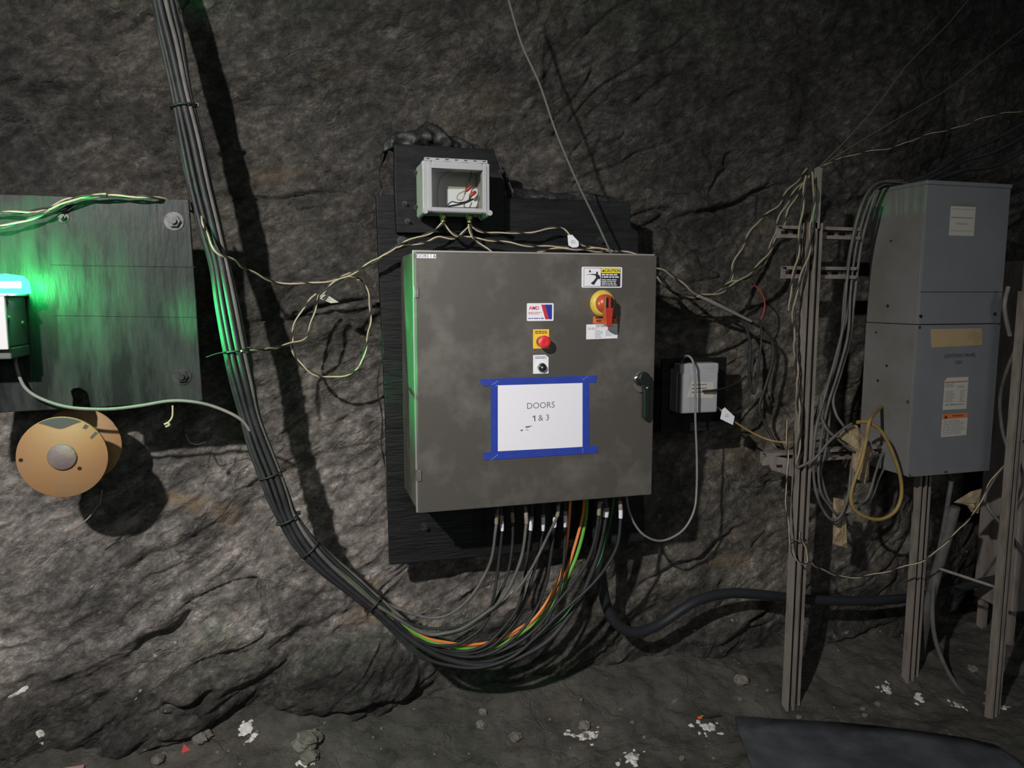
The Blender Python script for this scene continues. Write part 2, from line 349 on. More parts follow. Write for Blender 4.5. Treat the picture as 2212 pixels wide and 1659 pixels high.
    def lines(s, x0, x1, z0, z1, y, n, fill=.45, seed=0, short=.3, gap=.12):   # rows of unreadable print
        r = random.Random(seed); h = (z1-z0)/n
        for i in range(n):
            x = x0; end = x1-(x1-x0)*r.random()*short
            while x < end-.001:
                w = min(end-x, (x1-x0)*(.08+.22*r.random())); zz = z1-(i+.5)*h
                s.prism([(x, zz-h*fill/2), (x+w, zz-h*fill/2), (x+w, zz+h*fill/2), (x, zz+h*fill/2)], y, y+.0001); x += w+(x1-x0)*gap*.3
        return s
    def obj(s, name, parent=None, bevel=0., loc=None):
        me = bpy.data.meshes.new(name); o = bpy.data.objects.new(name, me); COL.objects.link(o)
        vs = s.v
        if loc is not None: vs = [(a-loc[0], b-loc[1], c-loc[2]) for a, b, c in vs]; o.location = loc
        me.from_pydata(vs, [], s.f)
        for q in s.mats: me.materials.append(MATS[q])
        me.polygons.foreach_set('material_index', s.mi); me.polygons.foreach_set('use_smooth', s.sm); me.update()
        if bevel:
            b = o.modifiers.new('bevel', 'BEVEL'); b.width = bevel; b.segments = 2; b.limit_method = 'ANGLE'
        if parent:
            o.parent = parent
            if parent.type == 'EMPTY' or True:
                l = Vector((0, 0, 0)); q = parent
                while q: l += q.location; q = q.parent
                o.location = (o.location if loc is not None else Vector((0, 0, 0)))-l
        return o
def tag(o, label, cat, group=None):
    o['label'] = label; o['category'] = cat
    if group: o['group'] = group
    return o
def thing(name, label, cat, loc, group=None):
    o = bpy.data.objects.new(name, None); COL.objects.link(o); o.location = loc; o.empty_display_size = .05
    return tag(o, label, cat, group)
def Q(pts, Y): return [(P(u, v, Y).x, P(u, v, Y).z) for u, v in pts]
def R4(u0, v0, u1, v1, Y):               # upright rectangle through two opposite pixel corners
    a = P(u0, v0, Y); b = P(u1, v1, Y); return a.x, b.x, b.z, a.z
def path(pts, Y, n=8):
    return catmull([P(q[0], q[1], q[2] if len(q) > 2 else Y) for q in pts], n)

# ------------------------------------------------------------------ setting
def grid_mesh(name, A, B, fn, m):
    n, k = len(A), len(B); ga, gb = np.meshgrid(A, B, indexing='ij'); co = fn(ga, gb).reshape(-1, 3).astype(np.float32)
    i = np.arange((n-1)*(k-1)); r = i//(k-1); c = i % (k-1); a = r*k+c
    quads = np.stack([a, a+k, a+k+1, a+1], 1).astype(np.int32)
    me = bpy.data.meshes.new(name); me.vertices.add(len(co)); me.vertices.foreach_set('co', co.ravel())
    me.loops.add(quads.size); me.loops.foreach_set('vertex_index', quads.ravel()); me.polygons.add(len(quads))
    me.polygons.foreach_set('loop_start', np.arange(0, quads.size, 4, dtype=np.int32)); me.polygons.foreach_set('loop_total', np.full(len(quads), 4, np.int32))
    me.polygons.foreach_set('use_smooth', np.ones(len(quads), bool)); me.update(calc_edges=True); me.validate()
    me.materials.append(MATS[m]); o = bpy.data.objects.new(name, me); COL.objects.link(o); o['kind'] = 'structure'; return o
XA = np.concatenate([np.linspace(-3.2, -1.06, 50), np.arange(-1.05, 3.5, .0062), np.linspace(3.51, 6, 60)])
ZA = np.concatenate([np.linspace(-.4, -.11, 10), np.arange(-.1, 3.0, .0062), np.linspace(3.01, 4.2, 30)])
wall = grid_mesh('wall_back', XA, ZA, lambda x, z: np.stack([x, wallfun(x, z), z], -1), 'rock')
XF = np.concatenate([np.linspace(-3.2, -1.21, 40), np.arange(-1.2, 3.4, .009), np.linspace(3.41, 6, 50)])
YF = np.concatenate([np.linspace(-1.5, 1.4, 50), np.arange(1.41, 3.0, .009)])
flo = grid_mesh('floor', XF, YF, lambda x, y: np.stack([x, y, floorfun(x, y)], -1), 'dirt')

# ------------------------------------------------------------------ bolts
def bolt(mb, c, Yf, r=.016, m1='zinc', m2='dark_bolt'):
    mb.m(m1).cyl((c.x, Yf, c.z), (c.x, Yf-.003, c.z), r, 24)
    mb.m(m2).cyl((c.x, Yf-.003, c.z), (c.x, Yf-.014, c.z), r*.66, 6)
    mb.m(m2).cyl((c.x, Yf-.014, c.z), (c.x, Yf-.024, c.z), r*.34, 12)
# ------------------------------------------------------------------ green-lit black panel, left
PY = 2.30
outline = [(-120, 417), (0, 419), (200, 425), (408, 430), (414, 520), (424, 650), (430, 760), (438, 866), (310, 874), (196, 881), (193, 868), (190, 853), (186, 846), (172, 838), (158, 840), (153, 846), (158, 862), (157, 883), (60, 888), (-120, 899)]
p0 = P(150, 880, PY)
pan = thing('mounting_panel', 'scuffed black mounting panel on the rock at the left, lit by the green lamp', 'panel', (p0.x, PY, p0.z))
mb = MB('panel_black').prism(Q(outline, PY), PY, PY+.014); mb.obj('board', pan, .002)
for u, v in ((376, 478), (393, 812), (137, 470)):
    b = MB(); c = P(u, v, PY); bolt(b, c, PY, .026 if u > 200 else .014, 'dark_bolt'); b.obj('bolt', pan)
for v in (573, 681):
    a, b_ = P(110, v, PY), P(422, v+4, PY)
    MB('panel_black').tube([(a.x, PY-.0005, a.z), (b_.x, PY-.0005, b_.z)], .0011, 6).obj('seam', pan)
# ------------------------------------------------------------------ green signal lamp at the left edge
c = P(9, 665, 2.14)
bx1 = c.x; zt = P(9, 640, 2.14).z; zb = P(9, 752, 2.14).z
t0 = thing('signal_lamp', 'glowing green signal lamp with grey box on the black panel', 'lamp', (bx1-.06, PY, zb))
MB('green_shell').box(bx1-.13, bx1, 2.15, PY-.001, zb, zt).obj('housing', t0, .004)
MB('white_metal').box(bx1-.132, bx1+.002, 2.140, 2.15, zb-.004, zt).obj('cover', t0, .002)
MB('white_metal').box(bx1-.14, bx1+.008, 2.14, PY-.001, zt, zt+.007).obj('flange', t0, .002)
for yy, zz in ((2.165, zt-.012), (2.165, zt-.055), (2.26, zt-.070)):
    MB('zinc').cyl((bx1, yy, zz), (bx1+.004, yy, zz), .006, 10).obj('screw', t0)
MB('green_shell').box(bx1-.12, bx1+.001, 2.16, PY-.001, zb-.03, zb).obj('gland_plate', t0, .004)
lz = zt+.007
gl = MB('glow').lathe([(0, 0), (0, .054), (.030, .052), (.046, .040), (.052, .0)], (bx1-.022, 2.235, lz), (0, 0, 1), 32).obj('lens', t0)
MB('glow_core').cyl((bx1-.075, 2.176, lz+.022), (bx1+.028, 2.176, lz+.022), .008, 12).obj('light_tube', t0)
lamp('signal_light', 'SPOT', (bx1-.012, 2.168, lz+.016), 170, (.04, 1.0, .24), .008, (.33, 2.25, 1.46), 36, .9)
lamp('signal_light_rear', 'POINT', (bx1+.004, 2.19, lz+.020), 13, (.04, 1.0, .24), .01)
# ------------------------------------------------------------------ orange flanged spool
FY = 2.265; c = P(135, 988, FY); r = .1127
sp = thing('flanged_spool', 'round orange steel flange spool with grey hub below the black panel', 'spool', (c.x, 2.5, c.z))
MB('disc_orange').lathe([(0, 0), (0, r-.001), (-.001, r), (-.009, r), (-.01, r-.001), (-.01, 0)], (c.x, FY, c.z), (0, -1, 0), 64).obj('front_flange', sp)
MB('hub_grey').lathe([(.008, 0), (.008, .034), (.006, .0362), (-.17, .0362)], (c.x+.0, FY, c.z+.002), (0, -1, 0), 40).obj('hub', sp)
MB('disc_orange').lathe([(0, .03), (0, r-.001), (-.001, r), (-.009, r), (-.01, r-.001), (-.01, .03)], (c.x, 2.435, c.z), (0, -1, 0), 64).obj('rear_flange', sp)
MB('hub_grey').cyl((c.x, 2.44, c.z), (c.x, 2.62, c.z), .03, 24).obj('axle', sp)
for u, v in ((45, 994), (172, 1012)):
    q = P(u, v, FY); MB('bore').cyl((q.x, FY-.0006, q.z), (q.x, FY+.002, q.z), .0055, 16).obj('bolt_hole', sp)
# dark worn crescent and scuffs (wear marks with their own shape)
cr = []
for k in range(15):
    a = math.radians(62+k*56/14.); cr.append((c.x+math.cos(a)*(r-.002), c.z+math.sin(a)*(r-.002)))
for k in range(15):
    a = math.radians(118-k*56/14.); w = .030*math.sin(math.pi*k/14.); cr.append((c.x+math.cos(a)*(r-.003-w), c.z+math.sin(a)*(r-.003-w)))
MB('disc_dark').prism(cr, FY-.0006, FY-.0001).prism(Q([(178, 925), (184, 916), (192, 920), (186, 927)], FY), FY-.0006, FY-.0001).prism(Q([(194, 945), (206, 932), (212, 935), (198, 949)], FY), FY-.0006, FY-.0001).obj('worn_patch', sp)

# ------------------------------------------------------------------ black backing boards and foam
BY = 2.44
poly = [(812, 420), (860, 421), (1000, 424), (1362, 436), (1364, 490), (1379, 500), (1394, 1168), (1100, 1196), (842, 1221), (833, 900)]
pb = P(1100, 1200, BY)
bd = thing('backing_board', 'large black backing board on the rock behind the stainless cabinet', 'board', (pb.x, BY, pb.z))
MB('black_board').prism(Q(poly, BY), BY, BY+.03).obj('board', bd, .003)
for u, v in ((1297, 520), (918, 1137), (1330, 1165), (868, 520)):
    b = MB(); bolt(b, P(u, v, BY), BY, .016, 'dark_bolt', 'dark_bolt'); b.obj('bolt', bd)
UY = 2.405
pu = P(970, 502, UY)
ub = thing('upper_board', 'smaller black board overlapping the top of the large backing board', 'board', (pu.x, UY, pu.z))
MB('black_board').prism(Q([(852, 310), (1066, 322), (1090, 390), (1092, 498), (1040, 503), (858, 503), (853, 420)], UY), UY, UY+.032).obj('board', ub, .003)
for u, v in ((899, 374), (900, 448), (874, 440), (880, 478), (1082, 372)):
    b = MB(); bolt(b, P(u, v, UY), UY, .009, 'dark_bolt', 'dark_bolt'); b.obj('bolt', ub)
def lump(name, pts, rads, Y, label, m='foam', cat='foam', sd=0):
    # a lumpy ridge: swept tube pushed around by noise
    pc = path(pts, Y, 10); n = 20; N = len(pc)
    rr = np.interp(np.linspace(0, len(rads)-1, N), range(len(rads)), rads)
    vs = []; fs = []
    for i, p in enumerate(pc):
        for k in range(n):
            a = 2*math.pi*k/n; d = 1+.55*float(fbm(np.array([i*.10+math.cos(a)*.9]), np.array([math.sin(a)*.9+i*.05]), 3, 80+sd)[0])
            R = rr[i]*d; vs.append((p.x, p.y+math.cos(a)*R*.9, p.z+math.sin(a)*R))
    for i in range(N-1):
        for k in range(n): fs.append((i*n+k, (i+1)*n+k, (i+1)*n+(k+1) % n, i*n+(k+1) % n))
    mb = MB(m); mb.add(vs, fs, True); mb.add(vs[:n], [tuple(range(n))]); mb.add(vs[-n:], [tuple(range(n))[::-1]])
    return tag(mb.obj(name), label, cat)
lump('foam_ridge', [(826, 322), (850, 308), (885, 300), (915, 292), (945, 300), (975, 312), (1010, 322), (1035, 325)], [.012, .026, .030, .034, .036, .030, .022, .012], 2.44, 'dark lumpy foam ridge along the top of the upper black board', sd=0)
lump('foam_ridge', [(1085, 365), (1095, 395), (1105, 418), (1150, 424), (1200, 428), (1260, 430), (1310, 434), (1350, 440)], [.012, .02, .022, .02, .018, .021, .016, .008], 2.47, 'dark lumpy foam bead along the top right edge of the large board', sd=2)
lump('foam_ridge', [(838, 320), (824, 345), (820, 380), (826, 410), (815, 440), (808, 470), (811, 510)], [.014, .018, .018, .014, .010, .012, .006], 2.47, 'dark foam bead down the left edge of the black boards', sd=4)
lump('foam_ridge', [(823, 780), (815, 840), (826, 900), (824, 960), (832, 1010), (836, 1090)], [.006, .012, .016, .018, .012, .006], 2.48, 'dark foam bead low beside the left edge of the large board', sd=6)

# ------------------------------------------------------------------ stainless cabinet
DY = 2.13; x0, x1, z0, z1 = .3285, 1.0885, .9615, 1.7275
cab = thing('electrical_cabinet', 'large stainless steel electrical cabinet mounted on the black board', 'cabinet', ((x0+x1)/2, 2.43, z0))
MB('steel').box(x0, x1, 2.16, BY-.001, z0, z1).obj('body', cab, .003)
MB('steel_edge').box(x0-.004, x1+.004, 2.152, 2.16, z0-.004, z1+.006).obj('lip', cab, .001)
MB('bore').box(x0+.008, x1-.008, 2.1495, 2.1525, z0+.008, z1-.008).obj('gasket', cab)
door = MB('steel').box(x0, x1, DY, 2.149, z0, z1).obj('door', cab, .0025)
for v in (631, 1028):
    q = P(901, v, DY); MB('zinc').box(x0-.002, x0+.009, DY-.004, DY-.0002, q.z-.016, q.z+.016).cyl((x0-.002, DY+.006, q.z-.016), (x0-.002, DY+.006, q.z+.016), .005, 12).obj('hinge', cab, .001)
D = DY
def lab(name, rect, base, lift=.0008):
    a = R4(*rect, D); m_ = MB(base).prism([(a[0], a[2]), (a[1], a[2]), (a[1], a[3]), (a[0], a[3])], D-lift, D-.0001); return m_, a
# name strip
m_, a = lab('x', (900, 548.5, 942, 558), 'label_white'); m_.m('ink_grey').text('DOORS 1 & 3', (a[0]+a[1])/2, D-.001, (a[2]+a[3])/2, .0125, off=.01); m_.obj('name_strip', cab)
# caution label
def roundrect(a, r):
    x0_, x1_, z0_, z1_ = a; out = []
    for cx, cz, s0 in ((x1_-r, z1_-r, 0), (x0_+r, z1_-r, 90), (x0_+r, z0_+r, 180), (x1_-r, z0_+r, 270)):
        for k in range(5): q = math.radians(s0+k*22.5); out.append((cx+r*math.cos(q), cz+r*math.sin(q)))
    return out
a = R4(1256.5, 576, 1343, 621.5, D); m_ = MB('label_white').prism(roundrect(a, .004), D-.0008, D-.0001)
w = a[1]-a[0]; h = a[3]-a[2]
def sub(fx0, fx1, fz0, fz1): return (a[0]+w*fx0, a[0]+w*fx1, a[2]+h*fz0, a[2]+h*fz1)
def rc(mb, name, b, y): mb.m(name).prism([(b[0], b[2]), (b[1], b[2]), (b[1], b[3]), (b[0], b[3])], D-y, D-y+.0003)
rc(m_, 'ink', sub(.05, .96, .055, .945), .0009); rc(m_, 'label_white', sub(.058, .468, .075, .925), .0012)
rc(m_, 'yellow', sub(.478, .95, .70, .93), .0012)
b = sub(.478, .95, .70, .93); m_.m('ink').text('CAUTION', (b[0]+b[1])/2+.006, D-.0014, (b[2]+b[3])/2, .0118, off=.025)
m_.prism([(b[0]+.002, b[2]+.004), (b[0]+.012, b[2]+.004), (b[0]+.007, b[3]-.003)], D-.0014, D-.0012)
b = sub(.49, .93, .46, .68); m_.m('label_white').lines(b[0], b[1], b[2], b[3], D-.0014, 2, .55, 3, .5)
b = sub(.49, .93, .09, .42); m_.lines(b[0], b[1], b[2], b[3], D-.0014, 4, .45, 5, .25)
def sp_(pts): return [(a[0]+w*x, a[2]+h*z) for x, z in pts]
m_.m('ink').prism(sp_([(.36, .72), (.40, .70), (.39, .65), (.43, .60), (.46, .50), (.45, .40), (.40, .42), (.36, .30), (.30, .12), (.22, .20), (.30, .34), (.35, .48), (.34, .58), (.24, .62), (.08, .60), (.25, .66), (.34, .65)]), D-.0014, D-.0012)
m_.cyl((a[0]+w*.375, D-.0014, a[2]+h*.73), (a[0]+w*.375, D-.0012, a[2]+h*.73), .0028, 14)
m_.prism(sp_([(.17, .74), (.23, .73), (.20, .88)]), D-.0014, D-.0012)
m_.obj('caution_label', cab)
# company label
a = R4(1138, 655, 1195.5, 693, D); w = a[1]-a[0]; h = a[3]-a[2]; m_ = MB('label_white').prism(roundrect(a, .003), D-.0008, D-.0001)
m_.m('logo_red').prism(sp_([(.53, .92), (.67, .92), (.83, .09), (.69, .09)]), D-.0011, D-.0009)
m_.m('logo_blue').prism(sp_([(.67, .92), (.94, .92), (.94, .09), (.83, .09)]), D-.0011, D-.0009)
m_.m('logo_red').text('AMD', a[0]+w*.27, D-.0011, a[2]+h*.72, .0145, off=.02, sx=1.0)
m_.lines(a[0]+w*.05, a[0]+w*.58, a[2]+h*.36, a[2]+h*.52, D-.0011, 2, .4, 8, .25)
m_.m('logo_blue').lines(a[0]+w*.05, a[0]+w*.66, a[2]+h*.10, a[2]+h*.20, D-.0011, 1, .45, 9, .05); m_.obj('company_label', cab)
# emergency stop
a = R4(1151.5, 711.5, 1185.5, 752.5, D); w = a[1]-a[0]; h = a[3]-a[2]
m_ = MB('estop_yellow').prism([(a[0], a[2]), (a[1], a[2]), (a[1], a[3]), (a[0], a[3])], D-.0012, D-.0001)
m_.m('ink').lines(a[0]+w*.12, a[0]+w*.88, a[2]+h*.76, a[2]+h*.94, D-.0014, 2, .5, 12, .05); m_.obj('stop_plate', cab)
e = P(1168.5, 737.5, D)
es = MB('zinc').lathe([(0, .0), (0, .0155), (.006, .0155), (.008, .012), (.020, .012)], (e.x, D-.001, e.z), (0, -1, 0), 28).obj('emergency_stop', cab)
MB('estop_red').lathe([(.018, .012), (.022, .0175), (.029, .0195), (.036, .019), (.040, .0165), (.0415, .011), (.0408, .006), (.0405, 0)], (e.x, D-.001, e.z), (0, -1, 0), 36).obj('push_button', es)
# key switch
a = R4(1151.5, 767, 1184.5, 806.5, D); w = a[1]-a[0]; h = a[3]-a[2]
m_ = MB('label_white').prism(sp_([(0, 0), (1, 0), (1, .86), (.80, 1), (0, 1)]), D-.0012, D-.0001)
m_.m('ink').lines(a[0]+w*.12, a[0]+w*.88, a[2]+h*.80, a[2]+h*.93, D-.0014, 2, .4, 15, .05); m_.obj('switch_plate', cab)
e = P(1169, 793, D)
es = MB('chrome').lathe([(0, 0), (0, .0145), (.005, .0145), (.007, .0125), (.010, .0125)], (e.x, D-.001, e.z), (0, -1, 0), 28).obj('key_switch', cab)
k = MB('black_plastic').lathe([(.008, .0125), (.013, .0115), (.014, .007), (.0135, 0)], (e.x, D-.001, e.z), (0, -1, 0), 28)
k.m('chrome').lathe([(.0138, .006), (.0165, .0055), (.0165, 0)], (e.x+.001, D-.001, e.z-.001), (0, -1, 0), 20).m('ink').box(e.x-.0006, e.x+.0022, D-.018, D-.0172, e.z-.004, e.z+.003).obj('lock_barrel', es)
# rotary disconnect
e = P(1301, 655.5, D)
ry = MB('knob_yellow').lathe([(0, 0), (0, .0415), (.003, .0415), (.014, .036), (.016, .031), (.016, 0)], (e.x, D-.0005, e.z), (0, -1, 0), 48)
ry = ry.m('ink').box(e.x-.040, e.x-.034, D-.0085, D-.006, e.z-.0006, e.z+.0006).obj('disconnect_plate', cab)
MB('red').lathe([(.012, .029), (.030, .027), (.038, .022), (.042, .012), (.043, 0)], (e.x, D-.0005, e.z), (0, -1, 0), 40).obj('rotary_knob', ry)
lev = MB('red'); yk = D-.044
lev.prism([(e.x-.011, e.z+.022), (e.x+.011, e.z+.022), (e.x+.013, e.z-.010), (e.x+.0125, e.z-.030), (e.x+.009, e.z-.064), (e.x+.004, e.z-.070), (e.x-.004, e.z-.070), (e.x-.009, e.z-.064), (e.x-.0125, e.z-.030), (e.x-.013, e.z-.010)], yk-.010, yk+.012)
for s_ in (-1, 1): lev.m('black_plastic').prism([(e.x+s_*.004, e.z+.018), (e.x+s_*.0115, e.z+.018), (e.x+s_*.0125, e.z-.012), (e.x+s_*.004, e.z-.012)][::s_], yk-.0125, yk-.0095)
lev.obj('switch_lever', ry, .0025)
# voltage label, data label
a = R4(1281, 684, 1332, 698.5, D); w = a[1]-a[0]; h = a[3]-a[2]
m_ = MB('orange').prism([(a[0], a[2]), (a[1], a[2]), (a[1], a[3]), (a[0], a[3])], D-.0007, D-.0001)
m_.m('ink').prism(sp_([(.10, .72), (.95, .72), (.95, .98), (.10, .98)]), D-.001, D-.0008).text('480 VOLTS', a[0]+w*.5, D-.001, a[2]+h*.36, .0125, off=.03, sx=1.0); m_.obj('voltage_label', cab)
a = R4(1266.5, 700, 1333.5, 732, D); w = a[1]-a[0]; h = a[3]-a[2]
m_ = MB('label_white').prism(sp_([(0, 0), (1, 0.04), (1, 1), (0, .97)]), D-.0008, D-.0001)
m_.m('ink_grey').lines(a[0]+w*.30, a[0]+w*.90, a[2]+h*.80, a[2]+h*.95, D-.001, 2, .45, 20, .2)
m_.lines(a[0]+w*.05, a[0]+w*.45, a[2]+h*.62, a[2]+h*.78, D-.001, 2, .3, 21, .5).lines(a[0]+w*.28, a[0]+w*.55, a[2]+h*.08, a[2]+h*.62, D-.001, 6, .3, 22, .4).lines(a[0]+w*.62, a[0]+w*.92, a[2]+h*.2, a[2]+h*.62, D-.001, 4, .3, 23, .6); m_.obj('data_label', cab)
# door handle
e = P(1382, 820, D)
hn = MB('zinc').prism([(e.x+.022*math.cos(t), e.z-.008+.034*math.sin(t)) for t in [k*math.pi/12 for k in range(24)]], D-.006, D-.0001).obj('handle_plate', cab, .002)
MB('chrome').lathe([(.004, .019), (.008, .0185), (.009, .016), (.009, .0)], (e.x-.004, D, e.z), (0, -1, 0), 28).obj('lock_ring', hn)
ex = e.x+.0015
lv = MB('black_plastic'); lv.prism([(ex-.018, e.z+.006), (ex-.012, e.z+.022), (ex+.004, e.z+.028), (ex+.018, e.z+.020), (ex+.023, e.z), (ex+.022, e.z-.04), (ex+.021, e.z-.11), (ex+.016, e.z-.122), (ex+.004, e.z-.124), (ex+.002, e.z-.11), (ex+.001, e.z-.03), (ex-.004, e.z-.014), (ex-.012, e.z-.008)], D-.030, D-.010).obj('handle_lever', hn, .004)
MB('chrome').lathe([(0, .0055), (.0015, .0055), (.002, 0)], (ex+.012, D-.030, e.z-.024), (0, -1, 0), 20).obj('handle_bolt', hn)
# ------------------------------------------------------------------ taped paper sign
a = P(1168, 975, D); sg = thing('paper_sign', 'white paper sign reading DOORS 1 & 3 taped to the cabinet door', 'sign', (a.x, D, a.z))
pp = MB('paper').prism(Q([(1070, 975), (1262, 965), (1262, 824), (1070, 832)], D), D-.0012, D-.0008)
a = P(1168, 876, D); pp.m('ink_grey').text('DOORS', a.x, D-.0014, a.z, .0265, off=-.004, ang=.012)
a = P(1168, 903, D); pp.text('& 3', P(1174.5, 903, D).x, D-.0014, a.z, .0265, off=-.004, ang=.012).prism(Q([(1153.6, 897.5), (1156, 897.4), (1156.2, 909.8), (1153.8, 909.9), (1153.6, 900.4), (1150, 902.2), (1150, 900.2)], D), D-.0014, D-.0012)
for t in ([(1136, 921), (1151, 919), (1140, 924), (1133, 923)], [(1123, 929), (1130, 927), (1127, 932)], [(1137, 927), (1143, 931), (1135, 928)]): pp.prism(Q(t, D), D-.0014, D-.0012)
pp.obj('sheet', sg)
for k_, t in enumerate(([(1060, 833), (1075, 833), (1075, 992), (1060, 991)], [(1258, 826), (1272, 826), (1272, 978), (1258, 978)], [(1038, 819), (1100, 816.5), (1289, 811), (1287, 826), (1076, 832), (1044, 834), (1037, 826)], [(1041, 979), (1060, 976.5), (1290, 963), (1291, 978), (1047, 994), (1044, 986)])):
    lf = .0016 if k_ < 2 else .0020
    tp = MB('tape_blue').prism(Q(t, D), D-lf, D-.0001)
    if k_ >= 2:
        for q in (([(1060, 831.5), (1065, 830.5), (1076, 823), (1075, 822), (1064, 829)], [(1257, 820), (1270, 811.8), (1271.5, 811.7), (1258, 821)]) if k_ == 2 else ([(1059, 993), (1075, 981), (1076, 982), (1061, 993)], [(1258, 967), (1259, 967), (1259, 978), (1258, 978)])): tp.m('tape_line').prism(Q(q, D), D-lf-.0002, D-lf)
    tp.obj('tape_strip', sg)

# ------------------------------------------------------------------ small grey window box above the cabinet
WY = 2.275; a = R4(912, 346, 1058, 462, WY); X0, X1, Z0, Z1 = a
wb = thing('window_enclosure', 'small grey plastic box with a clear window above the steel cabinet', 'box', ((X0+X1)/2, UY, Z0))
def ring(mb, o, i, y0, y1):
    (a0, a1, b0, b1), (c0, c1, d0, d1) = o, i
    mb.box(a0, c0, y0, y1, b0, b1).box(c1, a1, y0, y1, b0, b1).box(c0, c1, y0, y1, b0, d0).box(c0, c1, y0, y1, d1, b1); return mb
IN = R4(932, 363, 1043, 451, WY)
bo = MB('plastic_inside'); ring(bo, (X0+.002, X1-.002, Z0+.002, Z1-.002), (X0+.012, X1-.012, Z0+.012, Z1-.012), WY+.034, UY-.001); bo.box(X0+.012, X1-.012, UY-.012, UY-.001, Z0+.012, Z1-.012); bo.obj('box_body', wb)
lid = MB('plastic_grey'); ring(lid, (X0, X1, Z0, Z1), IN, WY, WY+.032); lid.obj('lid', wb, .003)
ri = MB('plastic_grey'); ring(ri, (IN[0]-.012, IN[1]+.012, IN[2]-.012, IN[3]+.012), IN, WY-.003, WY+.001); ri.obj('window_frame', wb, .001)
MB('clear_pane').box(IN[0], IN[1], WY+.006, WY+.008, IN[2], IN[3]).obj('pane', wb)
hg = MB('plastic_grey').box(X0+.008, X1-.006, WY+.004, WY+.022, Z1, Z1+.010)
for i in range(7): xx = X0+.018+i*(X1-X0-.034)/6; hg.m('bore').box(xx-.005, xx+.005, WY+.0035, WY+.004, Z1+.005, Z1+.0075)
for i in range(4): xx = X0+.020+i*(X1-X0-.040)/3; hg.box(xx-.011, xx+.011, WY+.0035, WY+.004, Z1-.001, Z1+.0008)
hg.obj('hinge_rail', wb)
for xx in (X0+.006, X1-.002):
    MB('plastic_grey').cyl((xx, WY-.010, Z0+.002), (xx, UY-.03, Z0-.002), .0085, 20).obj('corner_screw', wb)
for u in (957, 1014):
    q = P(u, 480, 2.34); MB('brass').cyl((q.x, 2.34, Z0+.003), (q.x, 2.34, Z0-.010), .011, 6).cyl((q.x, 2.34, Z0-.010), (q.x, 2.34, Z0-.022), .0085, 16).obj('cable_gland', wb)
YI = 2.355
cq = Q([(965, 408), (1036, 408), (1036, 447), (965, 447)], YI+.03); MB('paper').prism(cq, YI+.034, YI+.036).obj('card', wb)
wire1 = MB('black_plastic').tube(path([(946, 447), (945, 420), (948, 395), (958, 378), (978, 364)], YI), .0022).tube(path([(963, 448), (975, 436), (990, 438), (1010, 434), (1018, 425)], YI-.02), .0018).tube(path([(1018, 366), (1016, 385), (1008, 405), (1004, 420)], YI), .002).tube(path([(968, 446), (990, 442), (1010, 436), (1022, 430)], YI-.025), .003)
wire1.m('wire_tan').tube(path([(1004, 412), (990, 420), (988, 430), (998, 432), (1004, 420)], YI-.02), .0018).obj('inner_wires', wb)
for (p, q) in (((1006, 413), (1022, 399)), ((1014, 425), (1029, 413))):
    A_, B_ = P(*p, YI-.03), P(*q, YI-.03); MB('red').lathe([(0, .002), (.002, .005), (.020, .0058), (.026, .0048), (.028, 0)], A_, B_-A_, 16).obj('wire_nut', wb)

# ------------------------------------------------------------------ cables helpers
def cable(name, pts, r, m, label, cat='cable', Y=2.3, parent=None, n=8, group=None, seg=8):
    o = MB(m).tube(path(pts, Y, seg), r, n).obj(name, parent)
    return tag(o, label, cat, group) if label else o
def twisted(pts, Y, label, pitch=.10, r=.0027, sep=.0029, m1='wire_tan', m2='wire_black', name='twisted_wire', pp=None, ph=0.):
    pc = pp or path(pts, Y, 10)
    # resample
    cum = [0.]
    for i in range(1, len(pc)): cum.append(cum[-1]+(pc[i]-pc[i-1]).length)
    L = cum[-1]; N = max(8, int(L/.008)); s_ = np.linspace(0, L, N)
    arr = np.array([tuple(p) for p in pc]); X = np.stack([np.interp(s_, cum, arr[:, k]) for k in range(3)], 1)
    pts_ = [Vector(x) for x in X]; A_ = []; B_ = []
    for i, p in enumerate(pts_):
        t = (pts_[min(i+1, N-1)]-pts_[max(i-1, 0)]).normalized(); a = t.cross(Vector((0, 1, 0)))
        if a.length < .1: a = t.cross(Vector((0, 0, 1)))
        a.normalize(); b = t.cross(a); q = 2*math.pi*s_[i]/pitch+ph+.5*math.sin(s_[i]*9+ph); d = (a*math.cos(q)+b*math.sin(q))*sep
        A_.append(p+d); B_.append(p-d)
    root = thing(name, label, 'wire', pts_[0])
    MB(m1).tube(A_, r, 7).obj('pale_strand', root); MB(m2).tube(B_, r*.9, 7).obj('black_strand', root)
    return root

